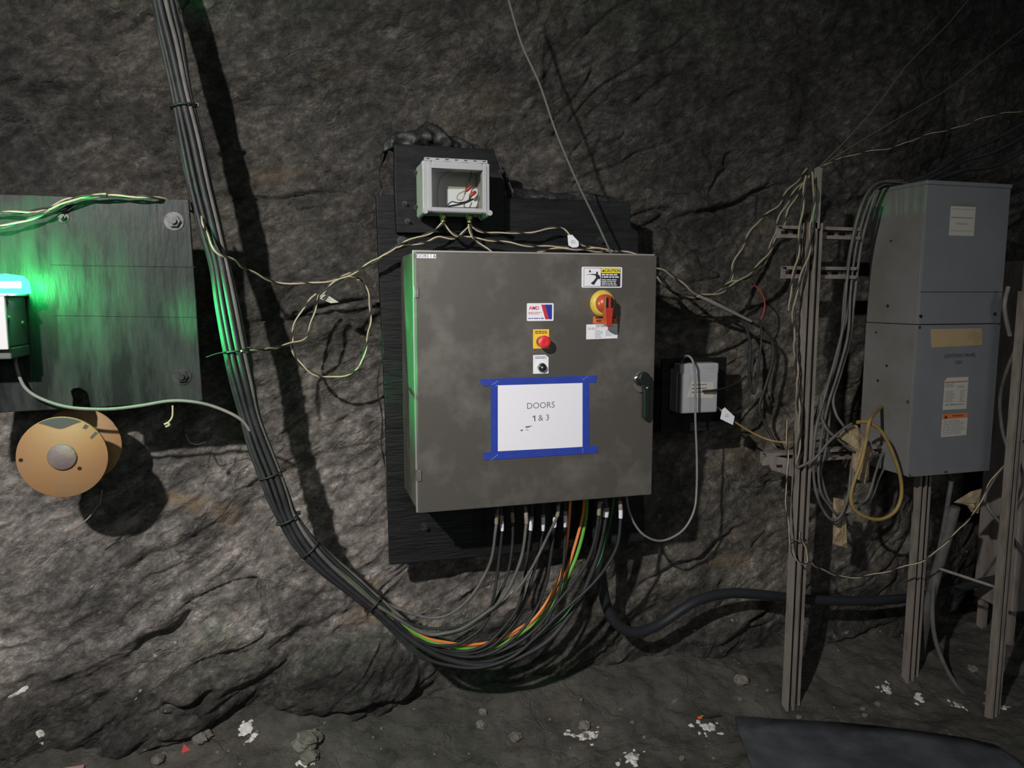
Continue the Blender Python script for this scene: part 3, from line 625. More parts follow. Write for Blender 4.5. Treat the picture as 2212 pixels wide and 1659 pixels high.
# ------------------------------------------------------------------ cable bundle
CB = 2.27
centre = [(270, -420, 2.34), (300, -270, 2.35), (325, -150, 2.36), (346, -50, 2.37), (360, 30, 2.37), (373, 100, 2.37), (391, 200, 2.36), (409, 290, 2.35), (431, 400, 2.34), (453, 490, 2.33), (474, 570, 2.31), (491, 660, 2.29), (509, 757, 2.27), (524, 830), (540, 900), (560, 965), (583, 1025), (602, 1075), (622, 1120), (655, 1170), (700, 1215), (758, 1262), (815, 1308)]
CEN = path(centre, CB, 6)
def f7(l): return [(820+x/3.814, 1040+y/3.814) for x, y in l]
fan = [
 # terminal u, material, radius, points from the dip up to the gland (crop units), marker (tan v0,v1, white v0,v1)
 ('cable_dusty_lit', .0050, [(150,1090),(430,1125),(700,1005),(900,700),(955,410),(965,300)], (268,350,0,0)),
 ('cable_black', .0050, [(200,1230),(400,1340),(600,1350),(720,1300),(870,1170),(940,950),(985,640),(1008,410),(1005,300)], (278,345,345,408)),
 ('cable_black', .0050, [(100,1090),(250,1170),(480,1215),(700,1180),(900,1050),(1010,880),(1070,700),(1095,500),(1098,340),(1094,280)], (255,340,0,0)),
 ('cable_dusty_lit', .0052, [(150,1120),(350,1245),(540,1250),(700,1200),(880,1080),(980,1000),(1080,850),(1170,620),(1207,370),(1208,290)], (250,345,0,0)),
 ('cable_black', .0055, [(150,1170),(400,1340),(650,1400),(850,1360),(1000,1230),(1120,1070),(1180,900),(1215,640),(1245,400),(1252,300)], (283,305,305,402)),
 ('cable_black', .0055, [(200,1230),(450,1380),(700,1420),(900,1370),(1050,1240),(1170,1060),(1240,850),(1300,640),(1342,410),(1348,290)], (270,290,290,410)),
 ('cable_dusty_lit', .0048, [(150,1110),(300,1210),(500,1260),(700,1235),(900,1085),(1100,930),(1250,720),(1400,420),(1462,290),(1472,200)], (198,290,0,0)),
 ('cable_black', .0052, [(250,1260),(500,1400),(750,1445),(950,1400),(1150,1250),(1290,1050),(1370,850),(1410,620),(1440,380),(1443,280)], (262,285,285,380)),
 ('cable_black', .0055, [(250,1290),(550,1450),(800,1490),(1000,1450),(1250,1320),(1390,1130),(1480,900),(1520,640),(1530,380),(1530,260)], (240,278,278,375)),
 ('orange_cable', .0050, [(180,1170),(350,1270),(550,1325),(750,1345),(950,1310),(1150,1210),(1300,1100),(1480,800),(1545,480),(1570,170)], None),
 ('orange_cable', .0055, [(200,1200),(400,1310),(650,1350),(900,1335),(1150,1230),(1300,1110),(1440,920),(1530,760),(1600,560),(1670,300),(1685,170)], None),
 ('green_cable', .0065, [(150,1150),(350,1285),(600,1360),(800,1380),(1000,1345),(1250,1190),(1400,1050),(1560,760),(1640,560),(1695,330),(1708,170)], None),
 ('cable_black', .0055, [(300,1290),(600,1420),(850,1440),(1100,1350),(1300,1200),(1470,990),(1600,830),(1720,640),(1780,450),(1805,280),(1812,180)], (160,280,0,0)),
 ('cable_black', .0090, [(200,1260),(450,1420),(700,1500),(900,1510),(1150,1450),(1400,1300),(1600,1050),(1720,820),(1810,560),(1860,290),(1866,200)], (212,240,240,292)),
 ('dark_green_cable', .0050, [(250,1330),(600,1400),(900,1450),(1150,1400),(1400,1230),(1550,1080),(1700,850),(1820,640),(1880,420),(1925,170)], None),
 ('cable_black', .0055, [(150,1280),(350,1430),(600,1520),(850,1530),(1100,1440),(1300,1270),(1450,1120),(1600,990),(1750,850),(1870,700),(1960,520),(1985,310),(1984,200)], (168,230,230,304)),
 ('cable_black', .0060, [(150,1290),(300,1420),(500,1500),(750,1540),(1000,1500),(1200,1380),(1400,1240),(1600,1060),(1720,850),(1790,600),(1830,300),(1838,180)], None),
]
offs = [(0, 0)]+[(.0135*math.cos(k*math.pi/3), .0135*math.sin(k*math.pi/3)) for k in range(6)]+[(.0285*math.cos(k*math.pi/5+.2), .024*math.sin(k*math.pi/5+.2)) for k in range(10)]
order = [9, 6, 5, 13, 8, 1, 11, 12, 7, 0, 2, 4, 10, 14, 3, 15, 16]
names = {'cable_black': 'black', 'cable_dusty_lit': 'lamplit-grey black', 'orange_cable': 'orange', 'green_cable': 'bright green', 'dark_green_cable': 'dark green'}
place = ['leftmost', 'second', 'third', 'fourth', 'fifth', 'sixth', 'seventh', 'eighth', 'ninth', 'tenth', 'eleventh', 'twelfth', 'thirteenth', 'fourteenth', 'fifteenth', 'sixteenth', 'seventeenth']
sortx = sorted(range(17), key=lambda i: fan[i][2][-1][0])
labels = {}
for k, i in enumerate(sortx):
    mk = fan[i][3]; ex_ = '' if mk is None else (' with white sleeve' if mk[3] else ' with tan sleeve')
    labels[i] = '%s cable%s, %s from the left along the cabinet underside' % (names[fan[i][0]], ex_, place[k])
    if k == 16: labels[i] = labels[i].replace('seventeenth from the left', 'rightmost')
    if k == 0: labels[i] = labels[i].replace('leftmost from the left', 'leftmost')
for i, (m, r, pts, mk) in enumerate(fan):
    ox, oy = offs[order[i]]
    Yg = [2.20, 2.26, 2.32][i % 3] if m != 'cable_black' or i > 9 else [2.19, 2.25, 2.30][i % 3]
    if m in ('orange_cable', 'green_cable'): Yg = 2.33+.012*(i-9)
    body = []
    for k, p in enumerate(CEN):
        t = (CEN[min(k+1, len(CEN)-1)]-CEN[max(k-1, 0)]).normalized(); nv = Vector((t.z, 0, -t.x)).normalized()
        tw = .5*math.sin(k*.045+1.1)+.25*math.sin(k*.11); a = ox*math.cos(tw)-oy*math.sin(tw); b = ox*math.sin(tw)+oy*math.cos(tw)
        sq = 1-.18*math.exp(-((k % 24)-12)**2/20.)
        body.append(p+nv*a*sq+Vector((0, b*sq, 0)))
    px = [q for q in f7(pts) if q[0] > 872]
    L = len(px); tail = [P(u, v, CB+oy*.5+(Yg-CB)*sm(0, 1, (j+1)/L)) for j, (u, v) in enumerate(px)]
    g = tail[-1]; g2 = Vector((g.x, Yg, z0-.03)); tail.append(g2); tail.append(Vector((g.x, Yg, z0-.004)))
    full = body+catmull([body[-1]]+tail, 8)[1:]
    RB = max(r*1.02, .0068); rads = [RB if q < len(body)-10 else max(r*1.02, RB-(q-len(body)+10)*.0001) for q in range(len(full))]
    o = MB(m).tube(full, r*1.02, 8, rr=rads).obj('cable_in_bundle' if False else 'control_cable'); tag(o, labels[i], 'cable')
    if mk:
        def at(vv):
            v = 1040+vv/3.814; best = min(range(len(full)), key=lambda q: (abs(proj(full[q])[1]-v) if q > len(body)+6 else 1e9)); return best
        def proj(p):
            d = p-Vector((0, 0, H)); Rr = Vector((math.cos(YAW), -math.sin(YAW), 0)); Ff = Vector((math.sin(YAW)*math.cos(PITCH), math.cos(YAW)*math.cos(PITCH), -math.sin(PITCH))); Uu = Rr.cross(Ff)
            w_ = d.dot(Ff); return CX+F*d.dot(Rr)/w_, CY-F*d.dot(Uu)/w_
        cut = full[len(body):]
        dense = catmull(cut, 4); pv = [proj(p)[1] for p in dense]
        for (a_, b_, mm) in ((mk[0], mk[1], 'tan_sleeve'), (mk[2], mk[3], 'white_sleeve')):
            if b_:
                seg_ = [p for p, v in zip(dense, pv) if 1040+a_/3.814 <= v <= 1040+b_/3.814 and p.z > .7]
                if len(seg_) > 1: MB(mm).tube(seg_, r*1.02+.0016, 10).obj('sleeve', o)
    # gland on the cabinet underside
    MB('dark_bolt').cyl((g.x, Yg, z0-.001), (g.x, Yg, z0-.014), r+.007, 6).cyl((g.x, Yg, z0-.014), (g.x, Yg, z0-.026), r+.0045, 16).obj('cable_gland', cab)
# zip ties round the bundle
def tie(u, v, label, R=.036, tail=None, m='wire_black'):
    best = min(range(1, len(CEN)-1), key=lambda k: (CEN[k]-P(u, v, CB)).length); p = CEN[best]; t = (CEN[best+1]-CEN[best-1]).normalized()
    a = Vector((t.z, 0, -t.x)).normalized(); b = Vector((0, 1, 0))
    pts = [p+(a*math.cos(q)+b*math.sin(q))*R for q in [k*math.pi/12 for k in range(25)]]
    mb = MB(m).tube(pts, .0028, 6); h = p-a*R; mb.box(h.x-.005, h.x+.005, h.y-.006, h.y+.004, h.z-.005, h.z+.005)
    if tail: mb.tube(path(tail, CB-.03), .002, 6)
    tag(mb.obj('cable_tie'), label, 'cable tie')
tie(391, 206, 'black cable tie round the bundle near the top of the photo')
tie(509, 757, 'black cable tie round the bundle beside the black panel', tail=[(487, 760), (465, 765), (445, 772)])
tie(583, 1022, 'black cable tie round the bundle right of the orange spool')
tie(622, 1119, 'black cable tie round the bundle where it starts curving right')
tie(665, 1182, 'black cable tie on the curving bundle below the lower left of the board')
tie(814, 1307, 'black cable tie where the bundle fans out into loose cables', R=.036)

# ------------------------------------------------------------------ other cables
cable('lamp_cable', [(30, 752, 2.27), (38, 800, 2.27), (55, 838, 2.27), (90, 862, 2.27), (150, 880, 2.27), (230, 884, 2.27), (300, 877, 2.26), (370, 866, 2.25), (430, 870, 2.24), (480, 885, 2.24), (520, 906, 2.24), (540, 930, 2.25)], .0048, 'cable_grey', 'thin grey cable sagging from the green lamp to the bundle')
cable('hose', [(1290, 1070, 2.36), (1291, 1150, 2.37), (1297, 1230, 2.38), (1308, 1300, 2.40), (1330, 1345, 2.40), (1372, 1366, 2.40), (1425, 1348, 2.41), (1500, 1300, 2.41), (1570, 1282, 2.42), (1640, 1284, 2.42), (1720, 1293, 2.42), (1830, 1298, 2.42), (1960, 1292, 2.44), (2060, 1272, 2.46), (2160, 1250, 2.5), (2260, 1235, 2.55)], .0195, 'hose', 'thick black hose running right along the rock behind the posts', 'hose', n=14)
cable('hanging_line', [(1088, -40, 2.25), (1125, 90, 2.24), (1165, 180, 2.23), (1203, 290, 2.22), (1250, 400, 2.22), (1290, 482, 2.22), (1322, 552, 2.22)], .0035, 'string', 'thin dark line slanting down the rock to the cabinet top', 'line')
cable('rock_hook_wire', [(402, 938), (410, 955), (425, 960), (445, 955)], .0018, 'wire_black', 'short black hooked wire on the rock under the grey cable', 'wire', 2.46)
cable('loose_wire', [(221, 1058), (216, 1085), (208, 1096), (190, 1120), (160, 1142)], .0022, 'cable_grey', 'short grey wire end dangling below the orange spool', 'wire', 2.40)
fw = MB('wire_tan').tube(path([(373, 876), (373, 895), (370, 905), (362, 914)], 2.24), .0028, 7).tube(path([(355, 917), (362, 914), (366, 918), (358, 922)], 2.24), .0034, 6).obj('flagging_scrap'); tag(fw, 'small tan flagging scrap dangling from the grey lamp cable', 'scrap')

# twisted wires
PT = 2.27
twisted([(-80, 462), (0, 459), (60, 458), (110, 447), (150, 430), (200, 424), (270, 424), (330, 426), (380, 440, 2.33), (440, 470, 2.36)], PT, 'upper twisted tan and black wire across the left panel', .12)
twisted([(-80, 492), (0, 490), (45, 478), (95, 462), (140, 438), (180, 424), (230, 421)], PT-.008, 'lower twisted wire joining the upper one at the left panel top', .12, ph=1.)
twisted([(418, 455, 2.4), (436, 472, 2.3), (448, 510, 2.22), (470, 545, 2.2), (500, 560, 2.22), (530, 580, 2.3), (570, 600, 2.36), (610, 614, 2.40), (650, 610, 2.40), (690, 612, 2.40), (730, 600, 2.40), (760, 590, 2.38), (810, 565, 2.36), (860, 530, 2.34), (900, 514, 2.34), (935, 500, 2.34), (957, 482, 2.34)], 2.3, 'twisted wire from the bundle up to the left gland of the window box', .11, ph=.5)
twisted([(690, 640), (720, 612), (755, 594), (800, 568), (850, 540), (890, 528), (925, 522), (950, 512), (985, 514), (1008, 495), (1014, 482)], 2.36, 'twisted wire from the tagged splice to the right gland of the window box', .11, ph=2.2)
twisted([(520, 760, 2.13), (560, 758, 2.25), (600, 750, 2.36), (628, 742, 2.40), (660, 728, 2.42), (672, 700, 2.42), (682, 660, 2.42), (690, 638, 2.40)], 2.4, 'twisted wire from the bundle tie up to the tagged splice', .10, ph=.3)
twisted([(628, 742), (640, 775), (665, 800), (700, 815), (740, 812), (775, 795), (788, 760), (797, 715), (800, 680), (798, 645), (785, 612), (768, 600), (752, 598)], 2.42, 'twisted wire in a round hanging loop left of the black board', .10, ph=1.4)
twisted([(630, 740), (634, 710), (648, 675), (668, 650), (684, 636)], 2.43, 'short twisted wire beside the tagged splice, left strand of the loop', .10, ph=2.8)
twisted([(957, 482), (965, 492), (985, 508), (1020, 514), (1070, 520), (1120, 528), (1170, 533), (1220, 533), (1270, 541), (1330, 545)], 2.36, 'twisted wire from the left box gland along the cabinet top', .12, ph=.2)
twisted([(1014, 482), (1030, 496), (1060, 504), (1110, 502), (1150, 504), (1185, 492), (1215, 494), (1235, 515), (1262, 530), (1300, 541)], 2.37, 'upper twisted wire bowing from the right box gland to the tag', .12, ph=1.)
twisted([(1013, 484), (1018, 505), (1032, 525), (1062, 543)], 2.33, 'short twisted wire dropping from the right box gland to the cabinet', .12, ph=1.9)
twisted([(1160, 543), (1200, 538), (1260, 538), (1310, 538), (1350, 545), (1395, 552)], 2.30, 'twisted wire lying on top of the steel cabinet', .12, ph=2.6)
twisted([(1418, 582), (1440, 586), (1465, 606), (1490, 625), (1515, 637), (1550, 634), (1600, 604), (1650, 560), (1690, 490), (1710, 440), (1735, 400), (1752, 372)], 2.42, 'twisted wire from behind the cabinet up to the post head, lowest run', .12, m1='wire_tan_dusty', r=.0036, sep=.0038)
twisted([(1418, 598), (1432, 612), (1455, 630), (1490, 640), (1530, 640), (1575, 612), (1620, 600), (1655, 560), (1680, 480), (1705, 430), (1742, 385)], 2.44, 'twisted wire beside the lowest run, splitting off at its middle', .12, m1='wire_tan_dusty', r=.0036, sep=.0038, ph=1.)
twisted([(1520, 636), (1560, 628), (1580, 600), (1585, 570), (1610, 520), (1640, 475), (1675, 450), (1700, 415), (1745, 365)], 2.45, 'leftmost twisted wire climbing the rock towards the post head', .12, m1='wire_tan_dusty', r=.0036, sep=.0038, ph=2.)
twisted([(1762, 365), (1800, 348), (1860, 330), (1930, 318), (2000, 292), (2070, 275), (2140, 250), (2220, 238), (2290, 225)], 2.36, 'twisted wire running from the post head up to the right edge', .13, m1='wire_tan', r=.0018, sep=.0018)
twisted([(1752, 372), (1760, 420), (1752, 480), (1748, 540), (1730, 600), (1716, 650), (1714, 720), (1722, 800), (1724, 860), (1728, 930), (1722, 1000)], 2.24, 'twisted wire winding down the front of the first post', .14, m1='wire_tan_dusty', r=.0036, sep=.0038, ph=.6)
twisted([(1742, 380), (1735, 430), (1728, 500), (1722, 560), (1708, 620), (1706, 670)], 2.24, 'second twisted wire winding down the upper part of the first post', .14, m1='wire_tan_dusty', r=.0036, sep=.0038, ph=2.)
twisted([(1698, 910), (1700, 950), (1702, 1010), (1697, 1060), (1700, 1110), (1706, 1160), (1712, 1195), (1728, 1216), (1745, 1214), (1742, 1190), (1730, 1165), (1728, 1150)], 2.22, 'twisted wire looping round the foot half of the first post', .12, m1='wire_tan', r=.0020, sep=.0018)
twisted([(1745, 1210, 2.24), (1770, 1228, 2.26), (1815, 1245, 2.28), (1850, 1247, 2.28), (1900, 1238, 2.26), (1950, 1225, 2.2), (2000, 1208, 2.15), (2040, 1175, 2.12), (2075, 1140, 2.1), (2110, 1100, 2.1), (2140, 1040, 2.1), (2185, 985, 2.1), (2240, 920, 2.1)], 2.2, 'twisted wire sagging between the lower halves of the posts', .12, r=.0022, sep=.002)
# flag tags
def flag(px, Y, label, m='label_aged', ink=True):
    pl = Q(px, Y); mb = MB(m).prism(pl, Y, Y+.0012)
    if ink:
        cx_ = sum(p[0] for p in pl)/len(pl); cz_ = sum(p[1] for p in pl)/len(pl)
        mb.m('ink_grey').lines(cx_-.008, cx_+.008, cz_-.006, cz_+.006, Y-.0003, 2, .3, 7, .3)
    return tag(mb.obj('tag'), label, 'tag')
flag([(690, 645), (700, 636), (712, 640), (732, 653), (715, 655), (703, 650)], 2.385, 'pale tag flag on the twisted wires left of the black board')
flag([(1226, 508), (1236, 507), (1250, 522), (1250, 532), (1240, 537), (1228, 530)], 2.345, 'white tag hanging on the wires above the steel cabinet', 'label_white')
flag([(1560, 885), (1566, 880), (1587, 900), (1583, 918), (1556, 905)], 2.40, 'white tag on the thin yellow cable beside the grey junction box', 'label_white')

# ------------------------------------------------------------------ grey junction box right of the cabinet
jY = 2.40; a = P(1430, 775, 2.485); b = P(1563, 927, 2.485)
tag(MB('black_board').box(a.x, b.x, 2.478, 2.494, b.z, a.z).obj('junction_board', None, .003), 'small black board on the rock behind the grey junction box', 'board')
a = R4(1468, 806, 1546, 890, jY); jb = thing('junction_box', 'small grey junction box with a paper label right of the steel cabinet', 'box', ((a[0]+a[1])/2, 2.478, a[2]))
MB('plastic_grey').box(a[0], a[1], jY+.012, 2.477, a[2], a[3]+.012).obj('box_body', jb, .008)
MB('plastic_grey').box(a[0]+.001, a[1]-.001, jY-.012, jY+.012, a[2]+.001, a[3]-.001).obj('cover', jb, .006)
b = R4(1469, 786, 1552, 808, jY); MB('plastic_grey').box(b[0], b[1], jY-.004, jY+.05, b[2], b[3]).obj('top_flange', jb, .007)
b = R4(1488, 824, 1541, 860, jY-.012); m_ = MB('label_aged').prism(Q([(1494, 824), (1542, 826), (1540, 861), (1485, 858)], jY-.012), jY-.0135, jY-.0121); m_.m('ink_grey').lines(b[0]+.012, b[1]-.02, b[2]+.018, b[3]-.006, jY-.0142, 3, .3, 30, .3); m_.obj('paper_label', jb)
cable('jumper_cable', [(1518, 845, 2.37), (1545, 843, 2.37), (1565, 838, 2.41), (1590, 828, 2.45), (1612, 812, 2.46)], .0045, 'cable_black', 'short black cable leaving the right side of the junction box')
cable('looped_cable', [(1470, 800, 2.46), (1475, 775, 2.42), (1487, 769, 2.37), (1498, 785, 2.35), (1502, 830, 2.345), (1502, 900, 2.345), (1505, 980, 2.345), (1505, 1050, 2.33), (1500, 1100, 2.31), (1480, 1140, 2.3), (1450, 1162, 2.29), (1420, 1168, 2.28), (1390, 1155, 2.27), (1370, 1130, 2.27), (1358, 1100, 2.26), (1352, 1062, 2.26)], .0042, 'cable_grey', 'thin grey cable hanging in a U from junction box to cabinet')
cable('yellow_feed_cable', [(1535, 872, 2.44), (1552, 882, 2.43), (1580, 906, 2.42), (1620, 932, 2.42), (1660, 950, 2.40), (1700, 956, 2.34), (1745, 955, 2.34), (1790, 948, 2.34), (1835, 938, 2.32)], .0038, 'yellow_cable', 'thin yellow cable from the junction box to the first post')
cable('dark_feed_cable', [(1424, 598, 2.46), (1470, 640, 2.5), (1540, 650, 2.49), (1600, 690, 2.48), (1620, 740, 2.48), (1618, 800, 2.48), (1628, 850, 2.48), (1640, 780, 2.47), (1645, 720, 2.47), (1640, 690, 2.47)], .0052, 'cable_black', 'dark cable doubled in a hanging loop on rock right of the junction box')
cable('dark_coil_cable', [(1610, 690, 2.48), (1660, 720, 2.5), (1670, 770, 2.5), (1655, 830, 2.5), (1640, 880, 2.5), (1655, 920, 2.49), (1690, 975, 2.44), (1740, 1000, 2.42)], .006, 'cable_black', 'dark cable curving down the rock to the bracket left of the posts')
cable('dark_tail_cable', [(1565, 888, 2.46), (1590, 892, 2.48), (1615, 872, 2.49), (1622, 820, 2.49), (1628, 760, 2.49)], .0045, 'cable_black', 'dark cable curling from the junction board up towards the hanging loop')
st = MB('wood_grey'); A_, B_ = P(1508, 638, 2.42), P(1622, 694, 2.47); st.cyl(A_, B_, .0085, 10, .006); tag(st.obj('wooden_stick'), 'pale grey stick slanting from the twisted wires right of the cabinet', 'stick')
cable('red_wire_scrap', [(1625, 612, 2.49), (1643, 630, 2.49), (1652, 655, 2.49), (1648, 680, 2.49), (1640, 695, 2.49)], .003, 'gasket_red', 'faded red wire curl on the rock left of the first post', 'wire')

# ------------------------------------------------------------------ strut posts
def channel(mb, p0, p1, w, d, t=.003, slots=0):
    """lipped channel with its open side towards the camera; p0 foot, p1 head"""
    p0, p1 = Vector(p0), Vector(p1); ax = (p1-p0).normalized(); X = Vector((1, 0, 0)); X = (X-ax*X.dot(ax)).normalized(); Yv = ax.cross(X)*-1
    if Yv.y < 0: Yv = -Yv
    prof = [(-w/2, 0), (-w/2+.010, 0), (-w/2+.010, t), (-w/2+t, t), (-w/2+t, d-t), (w/2-t, d-t), (w/2-t, t), (w/2-.010, t), (w/2-.010, 0), (w/2, 0), (w/2, d), (-w/2, d)]
    n = len(prof); vs = [p+X*a+Yv*b for p in (p0, p1) for a, b in prof]
    fs = [(i, (i+1) % n, (i+1) % n+n, i+n) for i in range(n)]+[tuple(range(n))[::-1], tuple(range(n, 2*n))]
    mb.add(vs, fs); return mb
def post(u, vf, X, Y, ztop, label, w=.034, lean=(0, 0)):
    zf = floor_z(X, Y)-.015
    t_ = thing('strut_post', label, 'post', (X, Y, zf))
    channel(MB('galvanised'), (X, Y, zf), (X+lean[0], Y+lean[1], ztop), w, .03).obj('channel', t_)
    channel(MB('galvanised'), (X+w*1.02, Y+.012, zf), (X+w*1.02+lean[0], Y+.012+lean[1], ztop), w*.8, .03).obj('channel', t_)
    return t_
b = P(1708, 1520, 2.27)
post1 = post(0, 0, b.x, 2.27, P(1735, 480, 2.27).z, 'first galvanised strut post, standing free with wires wound round its upper half', .036)
q = P(1755, 362, 2.28); MB('galvanised').box(b.x+.01, b.x+.028, 2.27, 2.29, P(1735, 480, 2.27).z-.02, q.z).obj('head_stub', post1)
b2 = P(1972, 1475, 2.32)
post2 = post(0, 0, P(1967, 1470, 2.32).x, 2.32, 1.55, 'second galvanised strut post, coming down behind the grey panel', .036)
b3 = P(2148, 1548, 2.06)
post3 = post(0, 0, b3.x, 2.06, 1.62, 'third strut post, right of the grey panel near the edge', .030)
wz = MB('galvanised').tube(path([(1703, 1168), (1715, 1166), (1728, 1170), (1742, 1172)], 2.255), .0022).obj('wire_tie'); tag(wz, 'pale wire tie round the lower part of the first post', 'wire')
# cross struts behind the posts
for (u0, v0, u1, v1, Y, lb) in ((1690, 500, 1860, 492, 2.33, 'top horizontal strut bridging the first post and the grey panel'), (1700, 588, 1850, 584, 2.33, 'middle horizontal strut bridging the first post and the grey panel'), (1655, 992, 2010, 985, 2.36, 'long lower horizontal strut behind the posts and cable coils')):
    A_, B_ = P(u0, v0, Y), P(u1, v1, Y); mb = MB('galvanised'); zc = A_.z
    mb.box(A_.x, B_.x, Y, Y+.003, zc-.022, zc-.010).box(A_.x, B_.x, Y, Y+.003, zc+.010, zc+.022).box(A_.x, B_.x, Y+.003, Y+.038, zc-.022, zc-.019).box(A_.x, B_.x, Y+.003, Y+.038, zc+.019, zc+.022).box(A_.x, B_.x, Y+.035, Y+.038, zc-.019, zc+.019)
    x_ = A_.x+.02
    while x_ < B_.x-.04: mb.m('bore').box(x_, x_+.03, Y+.0345, Y+.0352, zc-.006, zc+.006); x_ += .05
    tag(mb.obj('cross_strut'), lb, 'strut')
br = MB('galvanised').prism(Q([(1655, 988), (1668, 984), (1700, 990), (1712, 1002), (1712, 1030), (1690, 1022), (1668, 1016), (1662, 1004), (1648, 1006), (1650, 996)], 2.31), 2.31, 2.316); br.m('bore').prism(Q([(1676, 1004), (1690, 1004), (1690, 1010), (1678, 1010)], 2.31), 2.3095, 2.31)
tag(br.obj('torn_bracket'), 'bent torn metal bracket sticking out left of the first post', 'bracket')

# ------------------------------------------------------------------ grey electrical panel
gY = 2.23; gD = .262
gx0 = P(1983, 700, gY).x; gx1 = P(2160, 700, gY).x; gt = P(2080, 395, gY).z; gm = P(2070, 701, gY).z; gb = P(2060, 1022, gY).z
gm_ = gm
gp = thing('breaker_enclosure', 'tall two-part grey lighting panel with labels mounted on the strut posts', 'electrical panel', ((gx0+gx1)/2, gY+gD, gb))
MB('grey_side').box(gx0, gx1, gY+.004, gY+gD, gm+.002, gt).obj('upper_body', gp, .003)
MB('grey_side').box(gx0-.002, gx1-.002, gY+.004, gY+gD, gb, gm).obj('lower_body', gp, .003)
zs = P(2060, 631, gY).z
MB('grey_steel').box(gx0, gx1, gY-.002, gY+.004, zs+.001, gt-.012).obj('upper_cover', gp, .0015)
MB('grey_steel').box(gx0, gx1, gY-.002, gY+.004, gm+.003, zs-.001).obj('middle_cover', gp, .0015)
MB('grey_steel').box(gx0-.003, gx1+.003, gY-.006, gY+gD, gt-.012, gt+.003).obj('top_cap', gp, .002)
dr = MB('grey_steel').box(gx0-.002, gx1-.002, gY-.004, gY+.004, gb, gm-.003); dr.m('bore').box(gx0+.001, gx0+.010, gY-.0045, gY-.0038, gm-.014, gm-.004)
dr.m('rust').prism([(gx0-.001, gb+.001), (gx0+.03, gb+.001), (gx0+.01, gb+.004), (gx0-.001, gb+.016)], gY-.0045, gY-.0040).box(gx0+.165, gx0+.182, gY-.0045, gY-.0040, gb+.004, gb+.013).obj('lower_door', gp, .0015)
def quad(mb, px, Y, y0, y1): return mb.prism(Q(px, Y), y0, y1)
f = gY-.004
t_ = MB('tan_tape').prism(Q([(2010, 711), (2121, 709), (2121, 745), (2012, 751)], f), f-.0008, f-.0001); t_.obj('tan_tape', gp)
a = P(2074, 768, f); MB('marker_ink').text('LIGHTING PANEL', a.x, f-.0006, a.z, .0195, off=.018, ang=.01).text('120V', P(2070, 783, f).x, f-.0006, P(2070, 783, f).z, .0185, off=.018).obj('marker_writing', gp)
a = R4(2041, 816, 2087, 883, f); w = a[1]-a[0]; h = a[3]-a[2]
m_ = MB('label_aged').prism([(a[0], a[2]), (a[1], a[2]), (a[1], a[3]), (a[0]+.012, a[3]), (a[0]+.001, a[3]-.012)], f-.0008, f-.0001)
m_.m('gasket_red').prism(sp_([(.02, .845), (.98, .85), (.98, .875), (.02, .87)]), f-.001, f-.0008)
m_.m('ink_grey').lines(a[0]+w*.05, a[0]+w*.45, a[2]+h*.70, a[2]+h*.83, f-.001, 3, .35, 40, .3).lines(a[0]+w*.55, a[0]+w*.9, a[2]+h*.66, a[2]+h*.75, f-.001, 2, .35, 41).lines(a[0]+w*.05, a[0]+w*.5, a[2]+h*.22, a[2]+h*.60, f-.001, 8, .3, 42).lines(a[0]+w*.68, a[0]+w*.92, a[2]+h*.22, a[2]+h*.60, f-.001, 8, .3, 43, .5).lines(a[0]+w*.08, a[0]+w*.92, a[2]+h*.12, a[2]+h*.19, f-.001, 1, .4, 44, .1); m_.obj('rating_label', gp)
a = R4(2036, 894, 2087, 941, f); w = a[1]-a[0]; h = a[3]-a[2]
m_ = MB('label_aged').prism(sp_([(0, 0), (1, .03), (1, 1), (0, .98)]), f-.0008, f-.0001); m_.m('orange_aged').prism(sp_([(0, .76), (1, .79), (1, 1), (0, .98)]), f-.001, f-.0008)
m_.m('ink').text('WARNING', a[0]+w*.60, f-.0011, a[2]+h*.89, .0115, off=.02).prism(sp_([(.06, .80), (.2, .80), (.13, .95)]), f-.0012, f-.001)
m_.m('ink_grey').lines(a[0]+w*.05, a[0]+w*.95, a[2]+h*.08, a[2]+h*.72, f-.001, 9, .28, 46, .3); m_.obj('warning_label', gp)
f = gY-.002; a = R4(2054, 445, 2103, 510, f); w = a[1]-a[0]; h = a[3]-a[2]
m_ = MB('label_aged').prism(sp_([(0, 0), (1, 0), (1, 1), (0, 1)]), f-.0008, f-.0001)
for zz in (.90, .62, .60, .42, .39, .16): m_.m('ink_grey').prism(sp_([(.03 if zz > .45 or zz < .3 else .25, zz), (.95 if zz > .45 or zz < .3 else .7, zz), (.95 if zz > .45 or zz < .3 else .7, zz+.012), (.03 if zz > .45 or zz < .3 else .25, zz+.012)]), f-.001, f-.0008)
m_.m('grey_side').prism(sp_([(.05, 1), (.95, 1), (.95, 1.12), (.05, 1.12)]), f-.001, f-.0001); m_.obj('rating_plate', gp)
for u, v in ((1988, 683), (2148, 678)):
    q = P(u, v, f); MB('dark_bolt').cyl((q.x, f, q.z), (q.x, f-.004, q.z), .006, 12).obj('screw', gp)
def side(u, v, off=0.):                   # point on the panel's left side face
    X_ = gx0-.002-off; r_ = ray(u, v); t = X_/r_[0]; return Vector((X_, r_[1]*t, H+r_[2]*t))
for u, v, rr in ((1918, 661, .006), (1893, 718, .004), (1916, 790, .005), (1897, 822, .005), (1962, 868, .007), (1925, 520, .004)):
    q = side(u, v); MB('dark_bolt' if u != 1962 else 'zinc').cyl(q, q-Vector((.003, 0, 0)), rr, 12).obj('screw', gp)
